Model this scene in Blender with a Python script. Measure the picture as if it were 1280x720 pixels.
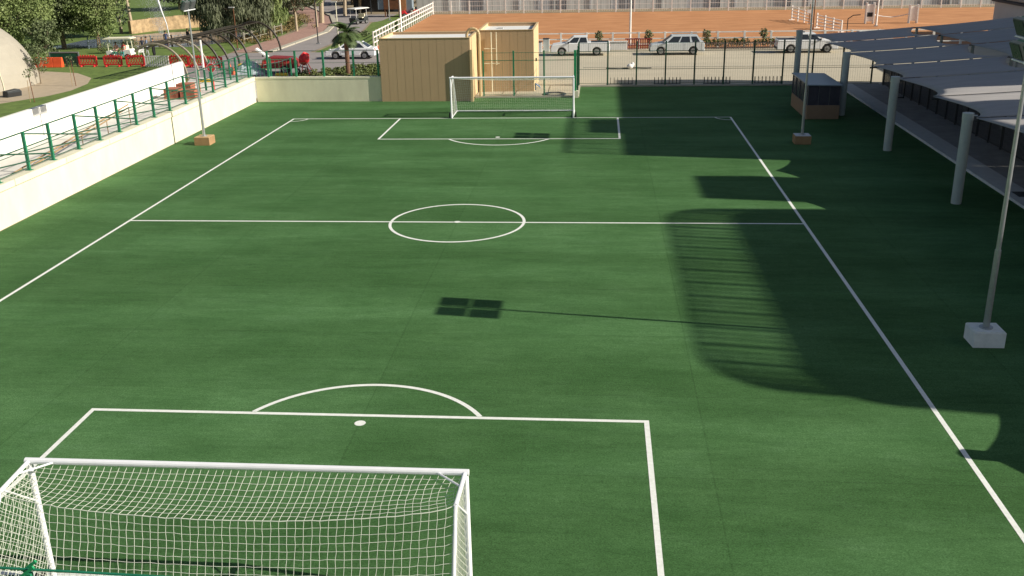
import bpy, bmesh, math, random
from mathutils import Vector, Matrix, Quaternion
random.seed(7)
R = math.radians
SC = bpy.context.scene
COL = SC.collection
for o in list(bpy.data.objects):
    bpy.data.objects.remove(o)

# ------------------------------------------------------------------ camera
CAM_P = Vector((5.37666, -36.12972, 10.52518))
yaw, pit, rol = -0.0912, 0.3492, -0.0207
yaw, pit, rol = R(-5.22399), R(20.00908), R(-1.18401)
fw = Vector((math.sin(yaw)*math.cos(pit), math.cos(yaw)*math.cos(pit), -math.sin(pit)))
rt = Vector((math.cos(yaw), -math.sin(yaw), 0)); up = rt.cross(fw)
c_, s_ = math.cos(rol), math.sin(rol)
rt, up = c_*rt + s_*up, -s_*rt + c_*up
cam = bpy.data.cameras.new('camera'); co = bpy.data.objects.new('camera', cam); COL.objects.link(co)
m = Matrix((rt, up, -fw)).transposed().to_4x4(); m.translation = CAM_P
co.matrix_world = m
cam.sensor_width = 36; cam.lens = 36*1224.12/1280; cam.clip_end = 3000; cam.clip_start = 0.1
SC.camera = co

# ------------------------------------------------------------------ sky, sun, exposure
SUN_EL, SUN_AZ = R(29.0), R(8.6)           # sun stands towards +x, a little towards -y
w = bpy.data.worlds.new('World'); SC.world = w; w.use_nodes = True
nt = w.node_tree; nt.nodes.clear()
sky = nt.nodes.new('ShaderNodeTexSky'); sky.sky_type = 'NISHITA'; sky.sun_disc = False
sky.sun_elevation = SUN_EL; sky.sun_rotation = R(98.6); sky.dust_density = 1.6; sky.air_density = 1.0; sky.ozone_density = 1.0
bg = nt.nodes.new('ShaderNodeBackground'); bg.inputs[1].default_value = 0.056
ow = nt.nodes.new('ShaderNodeOutputWorld')
nt.links.new(sky.outputs[0], bg.inputs[0]); nt.links.new(bg.outputs[0], ow.inputs[0])
sl = bpy.data.lights.new('sun', 'SUN'); sl.energy = 5.0; sl.angle = R(0.4); sl.color = (1.0, 0.93, 0.80)
so = bpy.data.objects.new('sun', sl); COL.objects.link(so)
sd = Vector((-math.cos(SUN_EL)*math.cos(SUN_AZ), math.cos(SUN_EL)*math.sin(SUN_AZ), -math.sin(SUN_EL)))
so.rotation_euler = sd.to_track_quat('-Z', 'Y').to_euler()
SC.view_settings.view_transform = 'Standard'; SC.view_settings.look = 'None'
SC.view_settings.exposure = 0.42; SC.view_settings.gamma = 1.0; SC.view_settings.use_curve_mapping = False
SC.render.engine = 'CYCLES'

# ------------------------------------------------------------------ materials
MATS = {}
def mat(name, col, rough=0.8, metal=0.0, var=0.15, scale=3.0, bump=0.0, bscale=40.0, stretch=(1, 1, 1), spec=0.4, alpha=1.0, trans=0.0, col2=None, detail=6):
    if name in MATS: return MATS[name]
    M = bpy.data.materials.new(name); M.use_nodes = True
    n = M.node_tree.nodes; L = M.node_tree.links
    b = n['Principled BSDF']
    b.inputs['Roughness'].default_value = rough; b.inputs['Metallic'].default_value = metal
    b.inputs['Specular IOR Level'].default_value = spec
    b.inputs['Alpha'].default_value = alpha
    b.inputs['Transmission Weight'].default_value = trans
    tc = n.new('ShaderNodeTexCoord'); mp = n.new('ShaderNodeMapping'); mp.inputs['Scale'].default_value = stretch
    L.new(tc.outputs['Object'], mp.inputs[0])
    nz = n.new('ShaderNodeTexNoise'); nz.inputs['Scale'].default_value = scale; nz.inputs['Detail'].default_value = detail
    nz.inputs['Roughness'].default_value = 0.65
    L.new(mp.outputs[0], nz.inputs[0])
    rp = n.new('ShaderNodeValToRGB'); rp.color_ramp.elements[0].position = 0.3; rp.color_ramp.elements[1].position = 0.72
    c2 = col2 or tuple(min(1, c*(1+var)) for c in col)
    c1 = tuple(c*(1-var) for c in col) if not col2 else col
    rp.color_ramp.elements[0].color = (*c1, 1); rp.color_ramp.elements[1].color = (*c2, 1)
    L.new(nz.outputs[0], rp.inputs[0]); L.new(rp.outputs[0], b.inputs['Base Color'])
    if bump:
        n2 = n.new('ShaderNodeTexNoise'); n2.inputs['Scale'].default_value = bscale; n2.inputs['Detail'].default_value = 4
        L.new(mp.outputs[0], n2.inputs[0])
        bp = n.new('ShaderNodeBump'); bp.inputs['Strength'].default_value = bump; bp.inputs['Distance'].default_value = 0.03
        L.new(n2.outputs[0], bp.inputs['Height']); L.new(bp.outputs[0], b.inputs['Normal'])
    MATS[name] = M
    return M

def turf_mat():
    M = bpy.data.materials.new('artificial_turf'); M.use_nodes = True
    n = M.node_tree.nodes; L = M.node_tree.links; b = n['Principled BSDF']
    b.inputs['Roughness'].default_value = 0.8; b.inputs['Specular IOR Level'].default_value = 0.06
    tc = n.new('ShaderNodeTexCoord')
    def noise(sc, st=(1, 1, 1), d=5, r=0.6):
        mp = n.new('ShaderNodeMapping'); mp.inputs['Scale'].default_value = st; L.new(tc.outputs['Object'], mp.inputs[0])
        z = n.new('ShaderNodeTexNoise'); z.inputs['Scale'].default_value = sc; z.inputs['Detail'].default_value = d; z.inputs['Roughness'].default_value = r
        L.new(mp.outputs[0], z.inputs[0]); return z.outputs[0]
    def ramp(src, a, ca, bb, cb):
        r = n.new('ShaderNodeValToRGB'); e = r.color_ramp.elements
        e[0].position = a; e[1].position = bb; e[0].color = (*ca, 1); e[1].color = (*cb, 1); L.new(src, r.inputs[0]); return r.outputs[0]
    def mix(kind, f, a, c):
        x = n.new('ShaderNodeMix'); x.data_type = 'RGBA'; x.blend_type = kind; x.inputs[0].default_value = f
        L.new(a, x.inputs[6]); L.new(c, x.inputs[7]); return x.outputs[2]
    base = ramp(noise(0.35, (1, 1, 1), 6), 0.3, (0.055, 0.136, 0.044), 0.75, (0.080, 0.176, 0.064))
    streak = ramp(noise(1.3, (0.4, 2.2, 1), 8, 0.8), 0.32, (0.80, 0.82, 0.80), 0.7, (1.22, 1.18, 1.2))
    fine = ramp(noise(38, (0.7, 1.4, 1), 6, 0.85), 0.36, (0.42, 0.46, 0.40), 0.66, (1.58, 1.54, 1.58))
    grain = ramp(noise(15, (0.8, 1.3, 1), 5, 0.8), 0.3, (0.74, 0.77, 0.73), 0.7, (1.27, 1.24, 1.28))
    mid = ramp(noise(5, (0.7, 1.5, 1), 8, 0.85), 0.3, (0.74, 0.78, 0.72), 0.72, (1.17, 1.15, 1.18))
    brushed = ramp(noise(0.11, (0.6, 3.2, 1), 3, 0.5), 0.42, (0.90, 0.90, 0.90), 0.62, (1.20, 1.16, 1.24))
    # seams between the 4 m rolls, across the pitch
    sp = n.new('ShaderNodeSeparateXYZ'); L.new(tc.outputs['Object'], sp.inputs[0])
    mm = n.new('ShaderNodeMath'); mm.operation = 'PINGPONG'; mm.inputs[1].default_value = 1.85; L.new(sp.outputs[1], mm.inputs[0])
    seam = ramp(mm.outputs[0], 0.0, (0.80, 0.80, 0.80), 0.025, (1, 1, 1))
    mx = n.new('ShaderNodeMath'); mx.operation = 'PINGPONG'; mx.inputs[1].default_value = 3.9; L.new(sp.outputs[0], mx.inputs[0])
    seam2 = ramp(mx.outputs[0], 0.0, (0.78, 0.80, 0.78), 0.03, (1, 1, 1))
    # alternate rolls laid with the pile the other way
    fl = n.new('ShaderNodeMath'); fl.operation = 'WRAP'; fl.inputs[1].default_value = 0; fl.inputs[2].default_value = 7.4; L.new(sp.outputs[1], fl.inputs[0])
    gt = n.new('ShaderNodeMath'); gt.operation = 'GREATER_THAN'; gt.inputs[1].default_value = 3.7; L.new(fl.outputs[0], gt.inputs[0])
    pile = ramp(gt.outputs[0], 0.0, (0.975, 0.975, 0.975), 1.0, (1.04, 1.03, 1.05))
    fx = n.new('ShaderNodeMath'); fx.operation = 'DIVIDE'; fx.inputs[1].default_value = 3.9; L.new(sp.outputs[0], fx.inputs[0])
    fy = n.new('ShaderNodeMath'); fy.operation = 'DIVIDE'; fy.inputs[1].default_value = 1.85; L.new(sp.outputs[1], fy.inputs[0])
    fx2 = n.new('ShaderNodeMath'); fx2.operation = 'FLOOR'; L.new(fx.outputs[0], fx2.inputs[0])
    fy2 = n.new('ShaderNodeMath'); fy2.operation = 'FLOOR'; L.new(fy.outputs[0], fy2.inputs[0])
    cb = n.new('ShaderNodeCombineXYZ'); L.new(fx2.outputs[0], cb.inputs[0]); L.new(fy2.outputs[0], cb.inputs[1])
    wn = n.new('ShaderNodeTexWhiteNoise'); L.new(cb.outputs[0], wn.inputs[0])
    tile = ramp(wn.outputs[0], 0.0, (0.955, 0.96, 0.95), 1.0, (1.045, 1.04, 1.06))
    blot = ramp(noise(0.9, (0.8, 1.6, 1), 7, 0.72), 0.52, (1, 1, 1), 0.72, (1.16, 1.10, 1.22))
    c = base
    for q in (streak, mid, grain, fine, brushed, seam, seam2, pile, tile, blot): c = mix('MULTIPLY', 1.0, c, q)
    L.new(c, b.inputs['Base Color'])
    b.inputs['Sheen Weight'].default_value = 0.0
    bp = n.new('ShaderNodeBump'); bp.inputs['Strength'].default_value = 0.55; bp.inputs['Distance'].default_value = 0.02
    L.new(noise(45, (0.7, 1.3, 1), 5, 0.8), bp.inputs['Height']); L.new(bp.outputs[0], b.inputs['Normal'])
    return M
TURF = turf_mat()

def corr_mat(name, col, period, axis=0, dark=0.6, width=0.08, var=0.08):
    """painted cladding with darker joints every `period` metres"""
    M = mat(name, col, 0.6, 0, var, 0.8)
    n = M.node_tree.nodes; L = M.node_tree.links; b = n['Principled BSDF']
    src = b.inputs['Base Color'].links[0].from_socket
    tc = n.new('ShaderNodeTexCoord'); sp = n.new('ShaderNodeSeparateXYZ'); L.new(tc.outputs['Object'], sp.inputs[0])
    p = n.new('ShaderNodeMath'); p.operation = 'PINGPONG'; p.inputs[1].default_value = period/2; L.new(sp.outputs[axis], p.inputs[0])
    r = n.new('ShaderNodeValToRGB'); r.color_ramp.elements[0].position = 0; r.color_ramp.elements[0].color = (dark,)*3+(1,)
    r.color_ramp.elements[1].position = width*period; r.color_ramp.elements[1].color = (1, 1, 1, 1); L.new(p.outputs[0], r.inputs[0])
    x = n.new('ShaderNodeMix'); x.data_type = 'RGBA'; x.blend_type = 'MULTIPLY'; x.inputs[0].default_value = 1
    L.new(src, x.inputs[6]); L.new(r.outputs[0], x.inputs[7]); L.new(x.outputs[2], b.inputs['Base Color'])
    return M

WHITE = mat('white_line_paint', (0.68, 0.71, 0.64), 0.8, col2=(0.86, 0.87, 0.84), scale=9, detail=10, bump=0.3, bscale=60)
GOALW = mat('white_powder_coat', (0.80, 0.81, 0.84), 0.35, var=0.05)
NET = mat('net_cord', (0.74, 0.76, 0.66), 0.8, var=0.05)
CREAM = mat('cream_render', (0.80, 0.76, 0.58), 0.85, col2=(0.66, 0.62, 0.47), scale=1.1, bump=0.15, stretch=(1, 1, 0.45), detail=9)
PALEW = mat('white_render', (0.80, 0.79, 0.74), 0.85, var=0.06, scale=0.9, bump=0.1)
GREEN = mat('green_steel', (0.02, 0.20, 0.10), 0.45, var=0.25, scale=4)
DGREEN = mat('dark_green_steel', (0.015, 0.085, 0.045), 0.5, var=0.25)
DARK = mat('dark_steel', (0.03, 0.035, 0.04), 0.5)
CONC = mat('concrete', (0.42, 0.39, 0.32), 0.9, var=0.14, scale=0.7, bump=0.15)
CONCB = mat('sandy_concrete', (0.46, 0.41, 0.31), 0.9, var=0.10, scale=0.25, bump=0.1, stretch=(0.5, 1.6, 1))
PAVE = mat('walkway_concrete', (0.34, 0.33, 0.33), 0.9, var=0.22, scale=1.3, bump=0.2, detail=9)
KERB = mat('kerb_concrete', (0.62, 0.62, 0.62), 0.85, var=0.08, scale=3)
LPAVE = mat('bright_paving', (0.62, 0.60, 0.55), 0.9, var=0.08, scale=1.5)
ASPH = mat('street_asphalt', (0.27, 0.245, 0.24), 0.92, var=0.12, scale=1.0, bump=0.1)
BRICKP = mat('red_block_paving', (0.36, 0.22, 0.18), 0.9, var=0.25, scale=3)
SAND = mat('orange_arena_sand', (0.36, 0.15, 0.055), 0.95, col2=(0.57, 0.275, 0.12), scale=0.42, bump=0.8, bscale=3, detail=9, stretch=(0.6, 1.6, 1))
GRASS = mat('lawn_grass', (0.115, 0.175, 0.035), 0.9, var=0.35, scale=1.2, bump=0.4, bscale=18, detail=10)
EARTH = mat('dry_earth', (0.26, 0.21, 0.14), 0.95, var=0.2, scale=0.5, bump=0.3)
TANP = mat('tan_path', (0.42, 0.34, 0.24), 0.9, var=0.12, scale=1.5)
GALV = mat('galvanised_steel', (0.42, 0.44, 0.45), 0.42, 0.65, var=0.12, scale=6)
POSTG = mat('grey_painted_post', (0.46, 0.50, 0.48), 0.6, var=0.08)
FABRIC = mat('shade_fabric', (0.38, 0.36, 0.35), 0.85, var=0.10, scale=1.2, bump=0.2, bscale=6, stretch=(0.4, 2, 1))
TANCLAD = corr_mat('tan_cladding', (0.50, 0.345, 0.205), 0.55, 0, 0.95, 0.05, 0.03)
TANLIT = corr_mat('tan_cladding_sunlit', (0.66, 0.49, 0.28), 0.55, 1, 0.92, 0.05, 0.03)  # same cladding, base colour lifted to paint sunlight onto the side walls
ROOFW = mat('white_roof_membrane', (0.72, 0.72, 0.70), 0.7, var=0.06)
CARW = mat('white_car_paint', (0.86, 0.87, 0.88), 0.22, var=0.03, spec=0.6)
CARS = mat('silver_car_paint', (0.70, 0.74, 0.76), 0.25, 0.15, var=0.03, spec=0.6)
GLASS = mat('dark_window_glass', (0.03, 0.035, 0.04), 0.08, var=0.1, spec=0.7)
RUBBER = mat('tyre_rubber', (0.02, 0.02, 0.02), 0.8)
RIM = mat('wheel_rim', (0.45, 0.46, 0.47), 0.35, 0.7)
REDP = mat('red_plastic', (0.62, 0.03, 0.035), 0.5, var=0.15)
ORANGEP = mat('orange_plastic', (0.75, 0.10, 0.03), 0.5, var=0.15)
WHITEP = mat('white_plastic', (0.75, 0.74, 0.72), 0.5, var=0.08)
YELLOWP = mat('yellow_paint', (0.70, 0.46, 0.04), 0.6, var=0.12)
MAROON = mat('maroon_paint', (0.24, 0.025, 0.025), 0.5, var=0.3)
BRICK = mat('red_brick', (0.36, 0.13, 0.08), 0.9, var=0.3, scale=6)
BROWNM = mat('brown_panel', (0.30, 0.19, 0.12), 0.7, var=0.1)
GLZ = mat('dugout_glazing', (0.06, 0.055, 0.075), 0.25, var=0.15, spec=0.5)
POLYC = mat('dugout_roof_sheet', (0.22, 0.27, 0.32), 0.35, var=0.08)
WOOD = mat('brown_wood', (0.16, 0.065, 0.03), 0.8, var=0.25)
WOODL = mat('pale_wood', (0.36, 0.25, 0.14), 0.8, var=0.2)
BARK = mat('tree_bark', (0.20, 0.16, 0.11), 0.95, var=0.3, scale=6, bump=0.5)
BARKP = mat('pale_bark', (0.42, 0.34, 0.24), 0.95, var=0.2, scale=6)
DOMEC = mat('dome_membrane', (0.36, 0.33, 0.27), 0.7, var=0.06, scale=1.2)
STONE = mat('tan_stone', (0.40, 0.28, 0.16), 0.9, var=0.45, scale=1.6, bump=1.0, bscale=3)
WATER = mat('pool_water', (0.16, 0.20, 0.27), 0.12, var=0.1)
FOAM = mat('water_spray', (0.80, 0.82, 0.84), 0.5, var=0.03)
GREYB = mat('grey_wall_paint', (0.50, 0.51, 0.50), 0.85, var=0.06, scale=0.7)
BEIGEB = mat('beige_facade', (0.42, 0.34, 0.26), 0.85, var=0.06, scale=0.7)
BLUEG = mat('blue_grey_panel', (0.20, 0.25, 0.30), 0.6, var=0.1)
PIPE = mat('beige_duct_paint', (0.60, 0.44, 0.24), 0.5, var=0.06)
ARCHM = mat('dark_bronze_steel', (0.035, 0.030, 0.022), 0.5, var=0.15)
SKIN = mat('skin', (0.33, 0.17, 0.10), 0.6, var=0.05)
def leaf(name, a, b, sc=0.6):
    M = mat(name, a, 0.65, col2=b, scale=sc, detail=3); bs = M.node_tree.nodes['Principled BSDF']
    bs.inputs['Subsurface Weight'].default_value = 0.0; return M
LEAF_L = leaf('light_green_leaves', (0.11, 0.165, 0.045), (0.25, 0.30, 0.11))
LEAF_M = leaf('mid_green_leaves', (0.075, 0.105, 0.042), (0.17, 0.205, 0.09))
LEAF_D = leaf('dark_green_leaves', (0.022, 0.036, 0.020), (0.06, 0.08, 0.045))
LEAF_W = leaf('willow_leaves', (0.070, 0.085, 0.045), (0.17, 0.19, 0.11))
LEAF_P = leaf('palm_leaves', (0.035, 0.070, 0.018), (0.10, 0.14, 0.045))
SHRUB = leaf('shrub_leaves', (0.05, 0.09, 0.02), (0.16, 0.17, 0.05), 2)
HALLM = corr_mat('hall_cladding_light', (0.60, 0.60, 0.58), 0.9, 0, 0.8, 0.25)
HALLD = corr_mat('hall_cladding_grey', (0.44, 0.45, 0.47), 0.9, 0, 0.8, 0.25)

# ------------------------------------------------------------------ mesh helpers
class MB:
    def __init__(s): s.v = []; s.f = []
    def quad(s, *p):
        i = len(s.v); s.v += [tuple(q) for q in p]; s.f.append(tuple(range(i, i+len(p)))); return s
    def box(s, x0, x1, y0, y1, z0, z1, M=None):
        i = len(s.v); P = [(x, y, z) for z in (z0, z1) for y in (y0, y1) for x in (x0, x1)]
        if M: P = [tuple(M @ Vector(p)) for p in P]
        s.v += P
        for f in ((0, 2, 3, 1), (4, 5, 7, 6), (0, 1, 5, 4), (2, 6, 7, 3), (0, 4, 6, 2), (1, 3, 7, 5)): s.f.append(tuple(i+k for k in f))
        return s
    def tube(s, p0, p1, r, n=6, r1=None, cap=True):
        p0 = Vector(p0); p1 = Vector(p1); d = p1-p0
        if d.length < 1e-6: return s
        q = d.to_track_quat('Z', 'Y'); r1 = r if r1 is None else r1; i = len(s.v)
        for p, rr in ((p0, r), (p1, r1)):
            for k in range(n):
                a = 2*math.pi*(k+0.5)/n; s.v.append(tuple(p + q @ Vector((rr*math.cos(a), rr*math.sin(a), 0))))
        for k in range(n): s.f.append((i+k, i+(k+1) % n, i+n+(k+1) % n, i+n+k))
        if cap: s.f.append(tuple(i+k for k in range(n-1, -1, -1))); s.f.append(tuple(i+n+k for k in range(n)))
        return s
    def path(s, pts, r, n=6):
        for a, b in zip(pts, pts[1:]): s.tube(a, b, r, n)
        return s
    def prism(s, poly, axis, a, b):
        """extrude 2-D polygon along axis between a and b"""
        def P(u, v, t): return {'x': (t, u, v), 'y': (u, t, v), 'z': (u, v, t)}[axis]
        i = len(s.v); n = len(poly)
        s.v += [P(u, v, a) for u, v in poly] + [P(u, v, b) for u, v in poly]
        s.f.append(tuple(range(i, i+n))); s.f.append(tuple(range(i+2*n-1, i+n-1, -1)))
        for k in range(n): s.f.append((i+k, i+n+k, i+n+(k+1) % n, i+(k+1) % n))
        return s
    def lathe(s, prof, n=16, c=(0, 0, 0)):
        i = len(s.v)
        for r, z in prof:
            for k in range(n):
                a = 2*math.pi*k/n; s.v.append((c[0]+r*math.cos(a), c[1]+r*math.sin(a), c[2]+z))
        for j in range(len(prof)-1):
            for k in range(n): s.f.append((i+j*n+k, i+j*n+(k+1) % n, i+(j+1)*n+(k+1) % n, i+(j+1)*n+k))
        return s
    def ball(s, c, r, n=8, sz=1.0):
        pr = [(max(0.001, r*math.sin(math.pi*k/n)), -r*sz*math.cos(math.pi*k/n)) for k in range(n+1)]
        return s.lathe(pr, n+2, c)
    def mesh(s, name, m, smooth=False, fix=True):
        me = bpy.data.meshes.new(name); me.from_pydata(s.v, [], s.f); me.validate()
        if fix:
            b = bmesh.new(); b.from_mesh(me); bmesh.ops.recalc_face_normals(b, faces=b.faces); b.to_mesh(me); b.free()
        if m: me.materials.append(m)
        if smooth:
            for p in me.polygons: p.use_smooth = True
        return me
    def build(s, name, m, parent=None, loc=(0, 0, 0), smooth=False, bevel=0, fix=True):
        me = s.mesh(name, m, smooth, fix)
        o = bpy.data.objects.new(name, me); COL.objects.link(o); o.location = loc
        if parent: o.parent = parent
        if bevel:
            bv = o.modifiers.new('bevel', 'BEVEL'); bv.width = bevel; bv.segments = 2; bv.limit_method = 'ANGLE'; bv.angle_limit = R(40)
        return o

def tag(o, label, cat, group=None, kind=None):
    if label: o['label'] = label
    if cat: o['category'] = cat
    if group: o['group'] = group
    if kind: o['kind'] = kind
    return o
def thing(name, label, cat, loc=(0, 0, 0), rz=0, group=None):
    o = bpy.data.objects.new(name, None); COL.objects.link(o); o.location = loc; o.rotation_euler = (0, 0, rz)
    o.empty_display_size = 0.3
    return tag(o, label, cat, group)
def solo(name, mb, m, label, cat, group=None, smooth=False, bevel=0, fix=True):
    xs = [v[0] for v in mb.v]; ys = [v[1] for v in mb.v]; zs = [v[2] for v in mb.v]
    c = ((min(xs)+max(xs))/2, (min(ys)+max(ys))/2, min(zs))
    mb.v = [(v[0]-c[0], v[1]-c[1], v[2]-c[2]) for v in mb.v]
    o = mb.build(name, m, None, c, smooth, bevel, fix)
    return tag(o, label, cat, group)
def struct(name, mb, m, fix=True):
    o = mb.build(name, m, None, fix=fix); o['kind'] = 'structure'; return o
def copy_tree(o, parent=None):
    c = o.copy(); COL.objects.link(c)
    if parent is not None: c.parent = parent
    for ch in list(o.children): copy_tree(ch, c)
    return c
def dup(o, loc, rz=None, label=None):
    c = copy_tree(o); c.location = loc
    if rz is not None: c.rotation_euler = (0, 0, rz)
    if label: c['label'] = label
    return c
def sheet(poly, z): return MB().quad(*[(x, y, z) for x, y in poly])

# ------------------------------------------------------------------ ground, roads, lawns
struct('ground', sheet([(-900, -300), (900, -300), (900, 1200), (-900, 1200)], -0.012), EARTH)
g = MB()
NX, NY = 1, 1
struct('artificial_turf', sheet([(-17.6, -60), (21.9, -60), (21.9, 34.55), (3.9, 34.55), (3.9, 29.95), (-2.9, 29.95), (-2.9, 28.8), (-17.6, 28.8)], 0.0), TURF)
struct('service_road', sheet([(-21.8, 30.6), (70, 30.6), (70, 58.3), (-2, 58.3), (-2, 43), (-21.8, 43)], -0.008), CONCB)
struct('side_street', sheet([(-30, 41.0), (-2.05, 41.0), (-2.05, 57.8), (-30, 57.8)], -0.004), ASPH)
struct('park_road', sheet([(-26.0, 57.82), (-22.2, 57.82), (-21.9, 78), (-23.6, 90), (-27, 102), (-36, 122), (-42, 140), (-46, 139), (-40, 121), (-31, 101), (-27.5, 89), (-25.6, 78)], -0.004), ASPH)
struct('far_parking', sheet([(-30.5, 92), (-23, 91.2), (-22.6, 92.5), (-22.6, 103), (-30.6, 103)], 0.0), ASPH)
struct('brick_sidewalk', sheet([(-30.2, 58.5), (-26.6, 58.5), (-26.3, 78), (-28.1, 89), (-31.6, 101), (-40.5, 121), (-46.6, 139), (-50, 137), (-43.5, 119), (-34, 99), (-30.5, 86), (-29.8, 76)], 0.004), BRICKP)
k = MB()
pts = [(-26.3, 58.4), (-26.0, 78), (-27.8, 89), (-31.3, 101), (-40.2, 121)]
for a, b in zip(pts, pts[1:]):
    k.quad((a[0]-0.3, a[1], 0.12), (a[0]+0.3, a[1], 0.12), (b[0]+0.3, b[1], 0.12), (b[0]-0.3, b[1], 0.12))
    k.quad((a[0]+0.3, a[1], 0.12), (a[0]+0.3, a[1], -0.01), (b[0]+0.3, b[1], -0.01), (b[0]+0.3, b[1], 0.12))
    k.quad((a[0]-0.3, a[1], -0.01), (a[0]-0.3, a[1], 0.12), (b[0]-0.3, b[1], 0.12), (b[0]-0.3, b[1], -0.01))
struct('road_kerb', k, CONC)
struct('left_walkway', sheet([(-25.7, -60), (-18.2, -60), (-18.2, 28.9), (-18.2, 41), (-27.2, 41), (-26.0, 37)], -0.006), LPAVE)
# lawns
struct('park_lawn', sheet([(-160, -20), (-25.9, -20), (-25.9, 36.5), (-27.3, 41), (-30.05, 41), (-30.3, 76), (-32, 90), (-36, 100), (-52, 136), (-90, 230), (-300, 230), (-300, -20)], -0.002), GRASS)
struct('verge_lawn', sheet([(-21.7, 57.83), (-8, 57.83), (-8, 58.4), (-16.75, 58.6), (-17.0, 74), (-17.5, 102), (-17.6, 104.5), (-22.5, 103.5), (-22.5, 93), (-23.3, 90), (-21.6, 78)], 0.0), GRASS)
struct('planting_bed', sheet([(-20.2, 38.6), (-9.2, 38.6), (-9.2, 47.0), (-14.5, 47.0), (-18.8, 42.6)], 0.004), mat('bed_soil', (0.10, 0.09, 0.04), 0.95, var=0.4, scale=2))
struct('dome_path', sheet([(-36.2, 28.0), (-35.2, 30.0), (-34.2, 32.0), (-33.8, 34.5), (-34.3, 38), (-35.6, 41.2), (-38.4, 44.3), (-42, 45.6), (-52, 45), (-52, 26), (-38, 22)], 0.003), TANP)
struct('arena_sand', sheet([(-16.7, 58.6), (62, 58.6), (70, 101.6), (-17.4, 101.6), (-16.95, 74)], 0.004), SAND)
struct('pond_water', sheet([(-52, 64), (-36, 64), (-33, 72), (-38, 84), (-47, 79), (-52, 72)], 0.003), WATER)
# kerb and walkway on the right
kb = MB().box(21.9, 22.95, -60, 34.4, -0.3, 0.12); struct('pitch_kerb', kb, KERB)
struct('canopy_walkway', sheet([(22.96, -60), (24.9, -60), (24.9, 34.4), (22.96, 34.4)], 0.09), PAVE)
struct('parking_floor', sheet([(24.91, -60), (44.9, -60), (44.9, 34.4), (24.91, 34.4)], 0.012), PAVE)
bk = MB().box(3.9, 24.8, 34.56, 34.95, -0.3, 0.10); bk.box(-2.9, 4.1, 29.96, 30.2, -0.3, 0.10); bk.box(3.85, 4.1, 30.2, 34.56, -0.3, 0.10)
struct('turf_edge_kerb', bk, CONC)
struct('service_pad', sheet([(-2.9, 30.21), (3.85, 30.21), (3.85, 36.5), (-2.9, 36.5)], 0.06), CONCB)
ln = MB(); ln.box(4.2, 60, 44.9, 45.15, -0.3, 0.035)
struct('parking_kerb_line', ln, CONC)

# ------------------------------------------------------------------ pitch markings
def line(mb, a, b, wd, z=0.004):
    a = Vector((*a, z)); b = Vector((*b, z)); d = (b-a).normalized(); n = Vector((-d.y, d.x, 0))*wd/2
    mb.quad(a-n, b-n, b+n, a+n)
def arc(mb, c, r, a0, a1, wd, z=0.004, n=72):
    for k in range(n):
        t0 = a0+(a1-a0)*k/n; t1 = a0+(a1-a0)*(k+1)/n
        P = lambda t, rr: (c[0]+rr*math.cos(t), c[1]+rr*math.sin(t), z)
        mb.quad(P(t0, r-wd/2), P(t1, r-wd/2), P(t1, r+wd/2), P(t0, r+wd/2))
W, L = 13.153, 22.35
PX, PD = 6.55, 6.255
lw = 0.115
def mk(fn):
    mb = MB(); fn(mb); return mb
lines = MB()
line(lines, (-W, -L), (-W, L+lw/2), lw); line(lines, (W, -L), (W, L+lw/2), lw)
line(lines, (-W+lw/2, L), (W-lw/2, L), lw); line(lines, (-W+lw/2, -L), (W-lw/2, -L), lw)
line(lines, (-W+lw/2, 0), (W-lw/2, 0), lw)
struct('boundary_lines', lines, WHITE, fix=False)
ci = MB(); arc(ci, (0, 0), 2.587, 0, 2*math.pi, lw, 0.008)
for k in range(1): ci.quad(*[(0.13*math.cos(t*math.pi/8), 0.13*math.sin(t*math.pi/8), 0.012) for t in range(16)])
struct('centre_circle', ci, WHITE, fix=False)
for s in (1, -1):
    pa = MB(); yb = s*L; yf = s*(L-PD)
    for sx in (-1, 1): line(pa, (sx*PX, yb-s*lw/2), (sx*PX, yf-s*lw/2), lw)
    line(pa, (-PX+lw/2, yf), (PX-lw/2, yf), lw)
    spot = (0.02, -16.48) if s < 0 else (-0.05, 16.56)
    cen = (0.05, s*17.56); rr = 3.09
    dy = abs(yf - cen[1]); a0 = -math.asin(dy/rr)*(1 if False else -1)
    a0 = math.asin((abs(cen[1])-abs(yf)+lw/2)/rr)
    if s > 0: arc(pa, cen, rr, math.pi+a0, 2*math.pi-a0, lw, n=40)
    else: arc(pa, cen, rr, a0, math.pi-a0, lw, n=40)
    pa.quad(*[(spot[0]+0.13*math.cos(t*math.pi/8), spot[1]+0.13*math.sin(t*math.pi/8), 0.004) for t in range(16)])
    for sx in (-1, 1):
        c = (sx*W, yb)
        if sx < 0: arc(pa, c, 0.9, (-math.pi/2 if s > 0 else 0), (0 if s > 0 else math.pi/2), lw*0.7, 0.008, n=10)
        else: arc(pa, c, 0.9, (math.pi if s > 0 else math.pi/2), (1.5*math.pi if s > 0 else math.pi), lw*0.7, 0.008, n=10)
    struct('penalty_area_lines', pa, WHITE, fix=False)

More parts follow.
